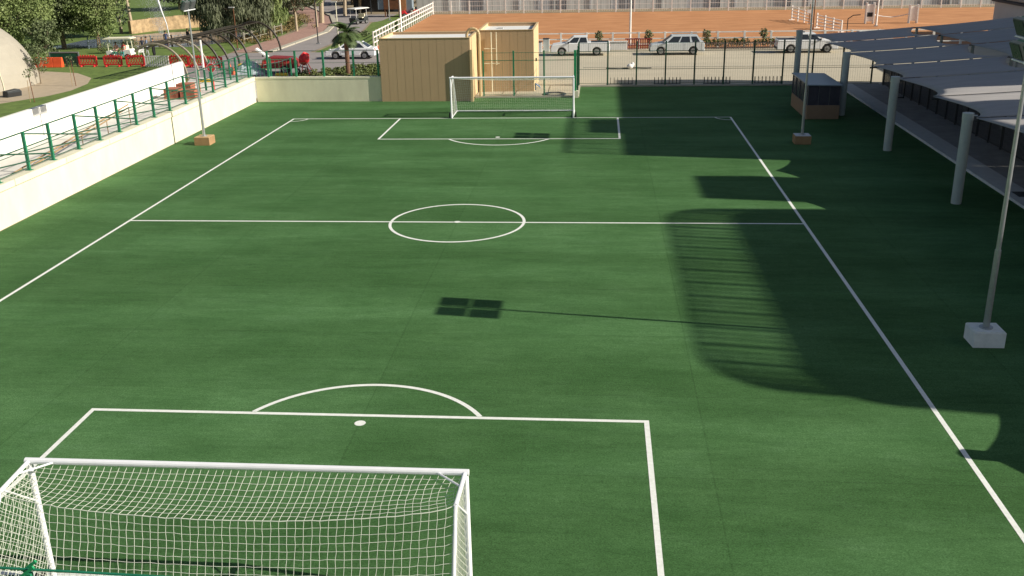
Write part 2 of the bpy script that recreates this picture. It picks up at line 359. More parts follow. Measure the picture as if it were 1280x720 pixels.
# ------------------------------------------------------------------ goals
def goal_parts(t, wheels=False):
    hw = 3.66; H = 2.40; d1 = 0.92; d2 = 2.25; zb = 2.37
    for sx in (-1, 1):
        MB().tube((sx*hw, 0, 0), (sx*hw, 0, H), 0.053, 12).build('post', GOALW, t, smooth=False)
        f = MB(); f.tube((sx*hw, 0, H), (sx*(hw-0.03), -d1, zb), 0.035, 8)
        f.tube((sx*(hw-0.03), -d1, zb), (sx*hw, -d2, 0.05), 0.03, 8)
        f.tube((sx*(hw-0.45), -0.03, H), (sx*(hw-0.01), -0.42, H-0.01), 0.018, 6)
        f.tube((sx*(hw-0.04), -d1*0.9, zb-.03), (sx*hw, -0.03, H-0.75), 0.018, 6)
        f.build('side_frame', GOALW, t)
        MB().tube((sx*hw, 0, 0.05), (sx*hw, -d2, 0.05), 0.04, 8).build('ground_bar', GOALW, t)
        if wheels or True:
            wv = MB(); wv.tube((sx*(hw+0.10), -0.18, 0.17), (sx*(hw+0.17), -0.18, 0.17), 0.16, 14); wv.build('wheel', RUBBER, t)
    MB().tube((-hw-0.06, 0, H), (hw+0.06, 0, H), 0.055, 12).build('crossbar', GOALW, t)
    MB().tube((-hw, -d2, 0.05), (hw, -d2, 0.05), 0.04, 8).build('back_bar', GOALW, t)
    # net: top and back sheet
    nn = MB(); nx = 57; r = 0.0036
    rnd = random.Random(3)
    def S(u, v):
        x = -hw+0.04 + (2*hw-0.08)*u
        sag = 1-(2*u-1)**2; sag = sag**0.7
        yb = -d1-0.28*sag; zbk = zb-0.20*sag
        if v < 0.32:
            t_ = v/0.32; y = yb*t_; z = H-0.05+(zbk-H+0.05)*t_ - 0.10*math.sin(math.pi*t_)*(0.4+0.6*sag)
            x += 0.10*math.sin(math.pi*t_)*(0.5-u)*1.5
        else:
            t_ = (v-0.32)/0.68; y = yb+(-d2-yb)*t_; z = zbk+(0.06-zbk)*t_
            y += 0.12*math.sin(math.pi*t_)*sag; x += 0.05*math.sin(math.pi*t_)*(0.5-u)
        return Vector((x, y, z))
    nv = 28
    G = [[S(i/nx, j/nv)+Vector((rnd.uniform(-.008, .008), rnd.uniform(-.008, .008), rnd.uniform(-.008, .008))) for j in range(nv+1)] for i in range(nx+1)]
    for i in range(nx+1):
        for j in range(nv+1):
            if i < nx: nn.tube(G[i][j], G[i+1][j], r if j != 9 else 0.007, 4, cap=False)
            if j < nv: nn.tube(G[i][j], G[i][j+1], r, 4, cap=False)
    # side sheets (diamond mesh)
    for sx in (-1, 1):
        X = sx*(hw-0.02)
        poly = [(0, 0.08), (0, H-0.03), (-d1, zb-0.03), (-d2, 0.08)]
        def clip(p, q):
            t0, t1 = 0.0, 1.0
            for k in range(4):
                a = poly[k]; b = poly[(k+1) % 4]
                ex, ey = b[0]-a[0], b[1]-a[1]
                nxx, nyy = ey, -ex     # inward test below
                cx_, cy_ = -0.9, 1.0
                if (cx_-a[0])*nxx+(cy_-a[1])*nyy < 0: nxx, nyy = -nxx, -nyy
                d0 = (p[0]-a[0])*nxx+(p[1]-a[1])*nyy; d1_ = (q[0]-a[0])*nxx+(q[1]-a[1])*nyy
                if d0 < 0 and d1_ < 0: return None
                if d0 < 0: t0 = max(t0, d0/(d0-d1_))
                elif d1_ < 0: t1 = min(t1, d0/(d0-d1_))
            if t1-t0 < 1e-3: return None
            I = lambda t: (p[0]+(q[0]-p[0])*t, p[1]+(q[1]-p[1])*t)
            return I(t0), I(t1)
        kk = -40
        while kk < 60:
            c = kk*0.135
            for dr in (1, -1):
                if dr == 1: sg = clip((-4+c, 0-1.0), (c+1.0, 4.0))
                else: sg = clip((c+2.0, -1.0), (c-3.0, 4.0))
                if sg:
                    a, b = sg; n_ = max(1, int(math.dist(a, b)/0.3))
                    P = []
                    for q in range(n_+1):
                        t_ = q/n_; yy = a[0]+(b[0]-a[0])*t_; zz = a[1]+(b[1]-a[1])*t_
                        P.append((X+0.05*sx*math.sin(yy*2.2)*math.sin(zz*1.4), yy, zz))
                    nn.path(P, r, 4)
            kk += 1
    nn.build('net', NET, t, fix=False)
near_goal = thing('football_goal', 'white goal nearest the camera, seen from behind through its net', 'goal', (-0.34, -22.53, 0), 0, 'football goals')
goal_parts(near_goal)
far_goal = dup(near_goal, (0.26, 22.35, 0), math.pi, 'white goal at the far end of the pitch in front of the tan sheds')

# ------------------------------------------------------------------ cream walls round the pitch
wl = thing('boundary_wall', 'long sunlit cream wall along the left side of the pitch', 'wall', (-17.9, 0, 0))
MB().box(-0.24, 0.24, -60, 28.75, 0, 1.385).build('wall_body', CREAM, wl)
MB().box(-0.2, 0.2, -60, 28.7, 1.386, 1.421).build('groove_shade_strip', mat('groove_shade', (0.12, 0.11, 0.09)), wl)  # dark strip paints in the shade of the groove below the coping
cp = MB(); y = -60.0
while y < 28.7:
    cp.box(-0.31, 0.29, y, min(y+4.0, 28.9)-0.03, 1.423, 1.68); y += 4.0
cp.build('coping', CREAM, wl, bevel=0.012)
wf = thing('boundary_wall', 'cream wall across the far left corner, beside the larger tan shed', 'wall', (-13.3, 28.98, 0))
MB().box(-4.3, 4.28, -0.16, 0.2, 0, 1.50).build('wall_body', CREAM, wf)
MB().box(-4.3, 4.28, -0.18, 0.24, 1.503, 1.64).build('coping', CREAM, wf, bevel=0.012)
wp = thing('park_wall', 'plain white wall between the left walkway and the park lawn', 'wall', (-25.8, 0, 0))
MB().box(-0.3, 0.0, -60, 36.6, 0, 1.80).build('wall_body', PALEW, wp, bevel=0.01)
MB().box(0.002, 0.1, -60, 36.6, 0, 0.18).build('plinth', PALEW, wp)

# green steel fence on the left wall
gf = thing('steel_fence', 'green steel post fence with sloping brace rods on the left cream wall', 'fence', (-17.92, 0, 1.68))
ys = [-12.5, -10.5, -8.5, -6.6, -4.6, -2.6, -0.6, 1.6, 3.5, 5.7, 7.7, 9.7, 11.6, 13.7, 15.7, 17.9, 20.0, 22.1, 24.2, 26.3, 28.5]
for y in ys:
    p = MB(); p.box(-0.055, 0.055, y-0.05, y+0.05, 0.012, 1.58); p.build('post', GREEN, gf)
    MB().box(-0.13, 0.13, y-0.12, y+0.12, 0.0, 0.012).build('base_plate', GREEN, gf)
MB().tube((0, ys[0], 1.56), (0, ys[-1], 1.56), 0.03, 6).tube((0, ys[0], 0.95), (0, ys[-1], 0.95), 0.026, 6).tube((0, ys[0], 0.80), (0, ys[-1], 0.80), 0.014, 6).tube((0, ys[0], 0.12), (0, ys[-1], 0.12), 0.018, 6).build('rail', DGREEN, gf)
for i in range(1, len(ys)-3, 2):
    b = MB(); b.tube((0.05, ys[i], 1.5), (0.05, ys[i+3]-0.3, 0.35), 0.032, 5); b.tube((0.05, ys[i], 0.75), (0.05, ys[i+3]-0.3, 0.22), 0.028, 5)
    b.tube((0.05, ys[i+2], 0.75), (0.05, ys[i+2], 0.36), 0.016, 5)
    b.build('brace_rod', DGREEN, gf)
gf2 = thing('steel_fence', 'short green steel fence on the far cream wall beside the tan shed', 'fence', (-13.3, 29.0, 1.64))
for x in (-3.4, -1.5, 0.4, 2.45, 4.1):
    MB().box(x-0.06, x+0.06, -0.06, 0.06, 0, 1.7).build('post', GREEN, gf2)
MB().tube((-4.4, 0, 1.68), (4.2, 0, 1.68), 0.018, 5).tube((-4.4, 0, 0.9), (4.2, 0, 0.9), 0.012, 5).build('rail', DGREEN, gf2)
hr = MB()
for dz in (0, 0.16):
    hr.tube((-19.2, 0.2, 0.95+dz), (-21.0, 17.2, 1.62+dz), 0.045, 6)
hrt = thing('handrail', 'brown sloping double handrail behind the green fence on the left walkway', 'handrail', (-20.0, 8, 0))
for v in hr.v: pass
hr.v = [(a+20.0, b-8, c) for a, b, c in hr.v]; hr.build('rail', WOODL, hrt)
for k in range(6):
    t = k/5; x = -19.2-1.8*t+20; y = 0.2+17*t-8; z = 0.95+0.67*t
    MB().tube((x, y, -0.006), (x, y, z), 0.025, 6).build('post', WOODL, hrt)

# ------------------------------------------------------------------ back fence (green posts and bars)
def bar_fence(name, label, segs, h=2.95, spacing=0.16, post_r=0.05, mp=DGREEN, group=None, posts=None):
    x0 = segs[0][0]; t = thing(name, label, 'fence', (segs[0][0], segs[0][1], 0.1), 0, group)
    O = Vector((segs[0][0], segs[0][1], 0.1))
    for a, b in zip(segs, segs[1:]):
        a = Vector((*a, 0.1)); b = Vector((*b, 0.1)); d = b-a; L_ = d.length; u = d/L_; n = max(1, round(L_/1.98))
        for k in range(n+1):
            p = a+d*k/n - O
            MB().box(p.x-post_r, p.x+post_r, p.y-post_r, p.y+post_r, 0, h+0.08).build('post', mp, t)
        r = MB()
        for z in (0.12, 1.1, 2.35, h-0.05): r.tube(a-O+Vector((0, 0, z)), b-O+Vector((0, 0, z)), 0.018 if z != 2.35 else 0.026, 4)
        r.build('rail', mp, t)
        g = MB(); m_ = int(L_/spacing)
        for k in range(1, m_):
            p = a-O+u*(L_*k/m_); g.tube(p+Vector((0, 0, 0.1)), p+Vector((0, 0, h-0.05)), 0.0045, 3, cap=False)
        g.build('wire_mesh', mp, t, fix=False)
    return t
bf = bar_fence('mesh_fence', 'tall dark green mesh fence along the far end of the turf', [(4.0, 34.75), (24.3, 34.75)])
bar_fence('mesh_fence', 'short green mesh fence standing in front of the smaller tan shed', [(-2.3, 30.08), (3.8, 30.08)], h=2.9, mp=GREEN)
bar_fence('mesh_fence', 'green mesh fence return beside the far goal, running away from the pitch', [(3.97, 30.3), (3.97, 34.6)], h=2.9, mp=DGREEN, spacing=5.0, post_r=0.04)
gp = thing('gate_post', 'thick bright green steel post just right of the far goal', 'post', (3.85, 29.9, 0))
MB().box(-0.075, 0.075, -0.075, 0.075, 0.451, 3.1).build('post', mat('bright_green_steel', (0.02, 0.30, 0.12), 0.45, var=0.25, scale=8), gp)
MB().box(-0.12, 0.2, -0.16, 0.16, 0, 0.45).build('concrete_foot', CREAM, gp)

# bike racks behind the fence
br = thing('bike_rack', 'dark low bicycle rack behind the far fence, leftmost of the row of four', 'bike rack', (6.9, 35.45, -0.008), 0, 'bike racks behind the far fence')
MB().box(-0.95, 0.95, -0.2, -0.14, 0, 0.06).box(-0.95, 0.95, 0.14, 0.2, 0, 0.06).build('base_rail', DARK, br)
for k in range(8):
    x = -0.9+k*0.257
    h = MB(); h.path([(x, -0.17, 0.03), (x, -0.17, 0.42), (x, -0.08, 0.52), (x, 0.08, 0.52), (x, 0.17, 0.42), (x, 0.17, 0.03)], 0.018, 5); h.build('hoop', DARK, br)
for x, lb in ((10.3, 'dark low bicycle rack behind the far fence, second from the left'), (13.8, 'dark low bicycle rack behind the far fence, third from the left'), (17.35, 'dark low bicycle rack behind the far fence, nearest the dugout')):
    dup(br, (x, 35.45, -0.008), None, lb)

# ------------------------------------------------------------------ tan sheds
def shed(name, label, x0, x1, y0, y1, h, roofz):
    t = thing(name, label, 'shed', ((x0+x1)/2, (y0+y1)/2, 0))
    hx = (x1-x0)/2; hy = (y1-y0)/2; th = 0.10
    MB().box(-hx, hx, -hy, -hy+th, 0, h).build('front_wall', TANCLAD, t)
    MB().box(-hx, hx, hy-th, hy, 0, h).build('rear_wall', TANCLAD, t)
    MB().box(-hx, -hx+th, -hy+th+.002, hy-th-.002, 0, h).build('side_wall', TANLIT, t)
    MB().box(hx-th, hx, -hy+th+.002, hy-th-.002, 0, h).build('side_wall', TANLIT, t)
    MB().box(-hx+th+.002, hx-th-.002, -hy+th+.002, hy-th-.002, roofz-0.1, roofz).build('roof', ROOFW, t)
    c = MB(); e = 0.03
    c.box(-hx-e, hx+e, -hy-e, -hy+th+e, h, h+0.03); c.box(-hx-e, hx+e, hy-th-e, hy+e, h, h+0.03)
    c.box(-hx-e, -hx+th+e, -hy+th+e+.002, hy-th-e-.002, h, h+0.03); c.box(hx-th-e, hx+e, -hy+th+e+.002, hy-th-e-.002, h, h+0.03)
    c.build('parapet_cap', PIPE, t)
    return t, hx, hy
s1, hx, hy = shed('tan_shed', 'wide tan clad shed at the far end, left of the goal', -8.98, -2.98, 28.68, 33.0, 4.08, 3.93)
MB().box(hx+0.002, hx+0.16, -hy-0.26, -hy+0.02, 0, 3.35).build('corner_duct', PIPE, s1)
fg = MB()
for k in range(1, 11):
    x = -hx+k*2*hx/11
    fg.box(x-0.006, x+0.006, -hy-0.003, -hy-0.0015, 0, 4.06)
fg.build('cladding_joint', mat('joint_tan', (0.37, 0.25, 0.145), 0.8), s1)  # cladding joints as thin strips of a darker tan
s2, hx2, hy2 = shed('tan_shed', 'smaller tan clad shed behind the goal with a bright sunlit side', -2.85, 0.95, 32.3, 38.0, 4.2, 3.98)
fg = MB()
for k in range(1, 7):
    x = -hx2+k*2*hx2/7
    fg.box(x-0.006, x+0.006, -hy2-0.003, -hy2-0.0015, 0, 4.18)
fg.build('cladding_joint', MATS['joint_tan'], s2)
MB().box(hx2+0.002, hx2+0.10, -1.1, -0.9, 1.9, 2.1).build('wall_lamp', DARK, s2)
MB().path([(hx2+.06, -2.2, 0.06), (hx2+.06, -2.2, 0.5), (hx2+.25, -1.6, 0.25), (hx2+.3, -1.2, 0.1)], 0.05, 6).build('hose', mat('blue_hose', (0.15, 0.25, 0.45)), s2)
MB().box(-0.9, -0.5, 0.6, 0.9, 3.981, 4.06).build('roof_hatch', GREYB, s2)
gn = MB(); pts = [(-2.45, 29.4, 0.2), (-2.45, 29.4, 4.2)]
for k in range(1, 9):
    a = math.pi*k/8; pts.append((-2.85+0.4*math.cos(a), 29.4, 4.2+0.4*math.sin(a)))
pts.append((-3.25, 29.4, 3.9))
solo('vent_duct', MB().path(pts, 0.10, 10), PIPE, 'beige swan neck vent pipe rising between the two tan sheds', 'pipe')
p2 = thing('downpipe', 'pale thin pipes with brackets on the front of the smaller shed', 'pipe', (-1.95, 32.15, 0))
MB().tube((0, 0, 0.06), (0, 0, 4.1), 0.035, 6).build('pipe', CREAM, p2); MB().tube((0.35, 0, 1.9), (0.35, 0, 4.1), 0.03, 6).build('pipe', CREAM, p2)
MB().tube((-0.5, 0, 2.0), (0.55, 0, 2.0), 0.025, 6).tube((-0.5, 0, 3.0), (0.3, 0, 3.0), 0.025, 6).build('bracket', CREAM, p2)

# ------------------------------------------------------------------ dugout
dg = thing('dugout', 'brown team shelter with dark glazing at the far right corner', 'shelter', (18.25, 23.9, 0))
MB().box(-0.92, 0.92, -2.4, 2.4, 0, 0.80).build('base_panel', BROWNM, dg, bevel=0.02)
MB().box(-0.88, 0.88, -2.36, 2.36, 0.803, 1.88).build('glazing', GLZ, dg)
DFR = mat('dugout_frame', (0.12, 0.12, 0.13), 0.5)
for y in (-2.38, -1.1, 0.1, 1.3, 2.38):
    for x in (-0.9, 0.9): MB().box(x-0.025, x+0.025, y-0.025, y+0.025, 0.80, 1.90).build('frame_post', DFR, dg)
for x in (-0.3, 0.3): MB().box(x-0.015, x+0.015, -2.385, -2.362, 0.80, 1.89).build('frame_post', DFR, dg)
MB().prism([(-0.98, 2.0), (-0.98, 1.93), (0.98, 1.90), (0.98, 1.96)], 'y', -2.5, 2.5).build('roof', POLYC, dg)

# ------------------------------------------------------------------ floodlights
def floodlight(name, label, loc, face, h=8.02, r=0.075, base_m=None, bs=(0.42, 0.42), bh=0.42, topm=WHITE):
    t = thing(name, label, 'floodlight', loc, 0, 'floodlights round the pitch')
    MB().box(-bs[0], bs[0], -bs[1], bs[1], 0, bh).build('ballast_block', base_m, t, bevel=0.01)
    MB().box(-bs[0]+.02, bs[0]-.02, -bs[1]+.02, bs[1]-.02, bh+.001, bh+0.02).build('block_top', topm, t)
    MB().lathe([(0.0, bh+.02), (0.17, bh+.02), (0.17, bh+0.05), (0.0, bh+0.05)], 16).build('flange', GALV, t)
    MB().tube((0, 0, bh+.05), (0, 0, 2.6), r, 12, r*0.92).tube((0, 0, 2.6), (0, 0, h+0.35), r*0.72, 12, r*0.5).build('pole', GALV, t)
    for z in (h-0.46, h+0.10):
        a = MB(); a.tube((face*0.08, -0.74, z-0.25), (face*0.08, 0.74, z-0.25), 0.025, 6); a.tube((0, 0, z-0.25), (face*0.1, 0, z-0.25), 0.035, 6); a.build('cross_arm', GOALW, t)
        for y in (-0.41, 0.41):
            Mx = Matrix.Translation((face*0.07, y, z)) @ Matrix.Rotation(face*R(22), 4, 'Y')
            hd = MB().box(-0.07, 0.05, -0.32, 0.32, -0.22, 0.22, Mx).build('lamp_head', mat('lamp_casing', (0.10, 0.12, 0.115), 0.5), t)
            fn = MB()
            for q in range(7): fn.box(-0.13*face-0.04, -0.13*face+0.04, -0.30, 0.30, -0.19+q*0.06, -0.175+q*0.06, Mx)
            fn.build('cooling_fin', DGREEN, hd)
            MB().box(0.052 if face > 0 else -0.09, 0.07 if face > 0 else -0.072, -0.29, 0.29, -0.19, 0.19, Mx).build('lens', mat('lamp_lens', (0.07, 0.075, 0.08), 0.25), hd)
    return t
BRB = mat('brown_ballast', (0.36, 0.22, 0.11), 0.85, var=0.15)
floodlight('floodlight', 'tall pole on the white and brown block at the right edge', (15.66, -11.2, 0), -1, r=0.085, base_m=mat('pale_ballast', (0.80, 0.80, 0.80), 0.85, var=0.12), bs=(0.40, 0.36))
floodlight('floodlight', 'tall pole on a brown block in front of the dugout', (15.83, 14.85, 0), -1, base_m=BRB, bs=(0.40, 0.40), topm=KERB)
floodlight('floodlight', 'tall pole on a brown block beside the left cream wall', (-15.85, 14.9, 0), 1, h=7.72, base_m=BRB, bs=(0.42, 0.42), topm=mat('sandy_top', (0.55, 0.38, 0.2)))

# ------------------------------------------------------------------ shade canopies
def canopy_post(x, y, label, h=3.6):
    t = thing('canopy_post', label, 'post', (x, y, 0), 0, 'canopy posts beside the pitch')
    MB().tube((0, 0, 0), (0, 0, h-0.28), 0.20, 18).build('column', POSTG, t, smooth=False)
    MB().tube((0, 0, h-0.275), (0, 0, h), 0.215, 18).build('cap', POSTG, t)
    MB().tube((0.0, 0, h-0.1), (0.35, 0, h-0.12), 0.04, 8).build('bracket', GALV, t)
    return t
for y, lb in ((-18.2, 'grey canopy post beyond the right edge, nearest the camera'), (-6.9, 'grey canopy post just outside the right edge'), (3.04, 'thick grey canopy post, nearest the camera of those in view'), (13.01, 'thick grey canopy post in the middle of the right side'), (22.9, 'thick grey canopy post behind the dugout'), (32.6, 'slim looking grey canopy post at the far fence behind the dugout')):
    canopy_post(19.63 if y != 32.6 else 18.75, y, lb, 3.6 if y != 32.6 else 3.95)
ybound = [-23.4, -18.2, -13.1, -8.0, -2.7, 2.55, 7.7, 13.1, 18.0, 23.7, 29.2, 34.4]
def sail(x0, x1, ya, yb, label, group):
    n, mq = 14, 14; v = MB(); g0 = 0.025 if ya > 12 else 0.001; P = []
    for i in range(n+1):
        row = []
        for j in range(mq+1):
            s = i/n; t = j/mq
            y = ya+g0+(yb-ya-2*g0)*t
            bow = 4*t*(1-t)
            lens = 0.75 if ya > 12 else 0.0
            xa = x0+(0.85 if x0 < 25 else lens)*bow; xb = x1-lens*bow
            x = xa+(xb-xa)*s
            if x0 > 25 and ya < 12 and i == 0: x -= 0.05
            # edges parallel to x bow slightly inwards
            y += (0.5-t)*2*0.012*4*s*(1-s)
            # seams tilt gently, like the slings in the photo
            y += (x-x0)*0.03
            z = 3.50+((x-19.7)*0.058 if x < 26.9 else 0.42+(x-27.1)*0.09)-0.03*t-0.02*bow-(0.16*bow*(2*s-1)**6) - 0.04*4*s*(1-s)
            row.append((x, y, z))
        P.append(row)
    for i in range(n):
        for j in range(mq): v.quad(P[i][j], P[i+1][j], P[i+1][j+1], P[i][j+1])
    o = solo('shade_sail', v, FABRIC, label, 'canopy', group, smooth=True)
    s = o.modifiers.new('thick', 'SOLIDIFY'); s.thickness = 0.012
    b = bmesh.new(); b.from_mesh(o.data); bmesh.ops.remove_doubles(b, verts=b.verts, dist=0.001); bmesh.ops.recalc_face_normals(b, faces=b.faces); b.to_mesh(o.data); b.free()
    return o
ords = ['first', 'second', 'third', 'fourth', 'fifth', 'sixth', 'seventh', 'eighth', 'ninth', 'tenth', 'eleventh']
for i in range(11):
    q = 11-i
    sail(19.75, 26.75, ybound[i], ybound[i+1], 'grey shade sail beside the pitch, %s counted from the far fence' % ords[q-1], 'shade sails in the row beside the pitch')
for i in range(4, 11):
    q = 11-i
    sail(26.77, 34.0, ybound[i]+0.22, ybound[i+1]+0.22, 'grey shade sail in the outer row, %s counted from the far fence' % ords[q-1], 'shade sails in the outer row')
for i in range(12):
    if ybound[i] < -10: continue
    y = ybound[i]
    t = thing('canopy_beam', 'dark steel beam under the seam of the shade sails, number %s from the far fence' % ords[11-i] if i != 11 else 'dark steel beam under the far edge of the shade sails', 'beam', (19.7, y, 3.36), 0, 'beams under the shade sails')
    MB().tube((0, 0, 0), (14.2, 14.2*0.03, 0.95), 0.035, 6).build('beam', DARK, t)
    for xx in (7.25, 14.2): MB().tube((xx, xx*0.03, xx*0.065), (xx, xx*0.03, -3.34), 0.09, 8).build('post', POSTG, t)
# dark bar fence under the canopies
df = thing('bar_fence', 'dark slatted fence in the shade under the canopies', 'fence', (24.9, 0, 0.09))
for k in range(0, 34):
    y = -18+k*1.62
    if y < 34: MB().box(-0.05, 0.05, y-0.05, y+0.05, 0, 1.65).build('post', DARK, df)
pn = MB()
yy = -18
while yy < 34.2:
    pn.box(-0.012, 0.012, yy, yy+0.03, 0.1, 1.55); yy += 0.13
pn.build('slat_panel', mat('dark_slats', (0.045, 0.05, 0.06), 0.6), df, fix=False)
MB().box(-0.03, 0.03, -18, 34.2, 1.55, 1.60).box(-0.03, 0.03, -18, 34.2, 0.06, 0.10).build('rail', DARK, df)
gtm = MB()
gtm.box(0, 0.06, 0, 0.06, 0, 1.9); gtm.box(0.9, 0.96, 0, 0.06, 0, 1.9); gtm.box(0.06, 0.9, 0, 0.06, 1.84, 1.9); gtm.box(0.06, 0.9, 0, 0.06, 0.02, 0.08)
for k in range(5): gtm.box(0.2+k*0.14, 0.22+k*0.14, 0.02, 0.04, 0.1, 1.84)
gtm.v = [(a+23.75, b+28.2, c+0.09) for a, b, c in gtm.v]
solo('metal_gate', gtm, DARK, 'open dark metal gate frame at the far end of the canopy walkway', 'gate')
solo('drain_cover', MB().box(22.25, 22.75, 3.6, 4.4, 0.121, 0.135), DARK, 'dark square drain cover set in the kerb strip', 'drain cover')

# ------------------------------------------------------------------ building on the right (casts the big shadow)
XB = 45.0
def win(parent, x, y, z, w_=1.3, h_=1.5):
    f = MB(); f.box(x-0.06, x+0.0, y-w_/2-0.07, y+w_/2+0.07, z-0.07, z); f.box(x-0.06, x, y-w_/2-0.07, y+w_/2+0.07, z+h_, z+h_+0.07)
    f.box(x-0.06, x, y-w_/2-0.07, y-w_/2, z+.001, z+h_-.001); f.box(x-0.06, x, y+w_/2, y+w_/2+0.07, z+.001, z+h_-.001)
    o = f.build('window', GREYB, parent); MB().box(x-0.03, x-0.004, y-w_/2+.001, y+w_/2-.001, z+.001, z+h_-.001).build('pane', GLASS, o)
bC = thing('office_building', 'beige block with a rooftop railing beyond the right edge, whose shadow crosses the pitch', 'building', (XB, -11.5, 0))
def rplan(x0, x1, y0, y1, r0, r1, n=8):
    P = [(x1, y0)]
    for k in range(n+1):
        t = math.pi/2*k/n; P.append((x0+r0-r0*math.sin(t), y0+r0-r0*math.cos(t)))
    for k in range(n+1):
        t = math.pi/2*k/n; P.append((x0+r1-r1*math.cos(t), y1-r1+r1*math.sin(t)))
    P.append((x1, y1)); return P
MB().prism(rplan(0, 8, -8.85, 8.2, 2.3, 1.6), 'z', 0, 19.32).build('wall', BEIGEB, bC)
for fl in range(6):
    for k in range(4): win(bC, 0, -5.0+k*3.6, 1.2+fl*3.1, 1.6)
rl = MB(); RP = rplan(0.12, 7.5, -8.55, 7.95, 2.5, 1.6, 10)
for a_, b_ in zip(RP, RP[1:]):
    A3 = Vector((*a_, 0)); B3 = Vector((*b_, 0))
    for z, rr in ((20.76, 0.05), (20.45, 0.02), (19.5, 0.03)): rl.tube(A3+Vector((0, 0, z)), B3+Vector((0, 0, z)), rr, 5)
dist = 0.0; nb = 0
for a_, b_ in zip(RP, RP[1:]):
    A3 = Vector((*a_, 0)); B3 = Vector((*b_, 0)); L_ = (B3-A3).length; q = 0.0
    while q < L_:
        p = A3+(B3-A3)*q/L_; big = nb % 11 == 0; hw_ = 0.07 if big else (0.042 if nb % 11 in (4, 7) else 0.016)
        rl.box(p.x-hw_, p.x+hw_, p.y-hw_, p.y+hw_, 19.32, 20.74); nb += 1; q += 0.112
rl.build('roof_railing', GALV, bC, fix=False)
bB = thing('stair_tower', 'narrow beige stair tower beyond the right edge of the photo', 'building', (XB, 0.3, 0))
MB().box(0, 2.6, -1.9, 2.0, 0, 19.8).build('wall', BEIGEB, bB)
for fl in range(6): win(bB, 0, 0, 1.2+fl*3.1, 0.9)
bA = thing('apartment_building', 'tall beige block beyond the right edge shading the far right corner', 'building', (XB, 19.2, 0))
MB().box(0, 6.0, -13.0, 12.9, 0, 21.5).build('wall', BEIGEB, bA)
for fl in range(6):
    for k in range(6): win(bA, 0, -10.5+k*4.1, 1.4+fl*3.3, 1.6)
ra = MB(); k = -12.9
while k < -2.2:
    ra.box(0.09, 0.12, k, k+0.03, 21.5, 23.2); k += 0.11
k = -12.9
while k < -2.2: ra.box(0.05, 0.17, k, k+0.07, 21.5, 23.2); k += 1.2
ra.box(0.06, 0.16, -12.8, -2.2, 23.12, 23.22)
ra.build('roof_railing', GALV, bA, fix=False)
MB().box(0.3, 2.5, -7.5, -3.6, 21.503, 22.7).build('roof_unit', GREYB, bA)
bW = thing('low_building', 'low building at the upper right corner with grey base wall and beige upper storey', 'building', (XB, 36, 0))
MB().box(0, 14, -3.7, 6.0, 0, 10.2).build('tall_part', BEIGEB, bW)
MB().box(0.1, 14, 6.0, 33.6, 3.25, 4.7).build('upper_storey', BEIGEB, bW)
MB().box(0.0, 14, 6.002, 33.8, 0, 3.0).build('base_wall', GREYB, bW)
MB().box(-0.25, 14, 6.002, 34.1, 3.003, 3.2).build('cornice', mat('dark_cornice', (0.07, 0.07, 0.07)), bW)
for y in (31.5, 27.6, 23.5, 19): win(bW, 0.1, y, 3.45, 1.0, 1.1)

# ------------------------------------------------------------------ vehicles
def wheel(parent, x, y, r=0.33, wdt=0.22):
    wv = MB(); wv.tube((x, y-wdt/2, r), (x, y+wdt/2, r), r, 20); o = wv.build('wheel', RUBBER, parent)
    s = 1 if y > 0 else -1
    rm = MB(); rm.tube((x, y+s*(wdt/2-0.01), r), (x, y+s*(wdt/2+0.012), r), r*0.62, 14); 
    rm.build('rim', RIM, o)
    hb = MB()
    for k in range(5):
        a = k*2*math.pi/5; hb.tube((x, y+s*(wdt/2+0.02), r), (x+r*.6*math.cos(a), y+s*(wdt/2+0.02), r+r*.6*math.sin(a)), 0.03, 4)
    hb.build('spoke', mat('spoke_grey', (0.3, 0.3, 0.31), 0.4, 0.6), o)
def arched(prof_top, x0, x1, zb, wx, wr):
    """closed side profile: underside with wheel arches, then prof_top from front to back"""
    pts = [(x0, zb)]
    for cx in wx:
        for k in range(9):
            a = math.pi-math.pi*k/8
            pts.append((cx+wr*math.cos(a), max(zb, 0.33+wr*math.sin(a))))
    pts.append((x1, zb)); return pts + prof_top[::-1]
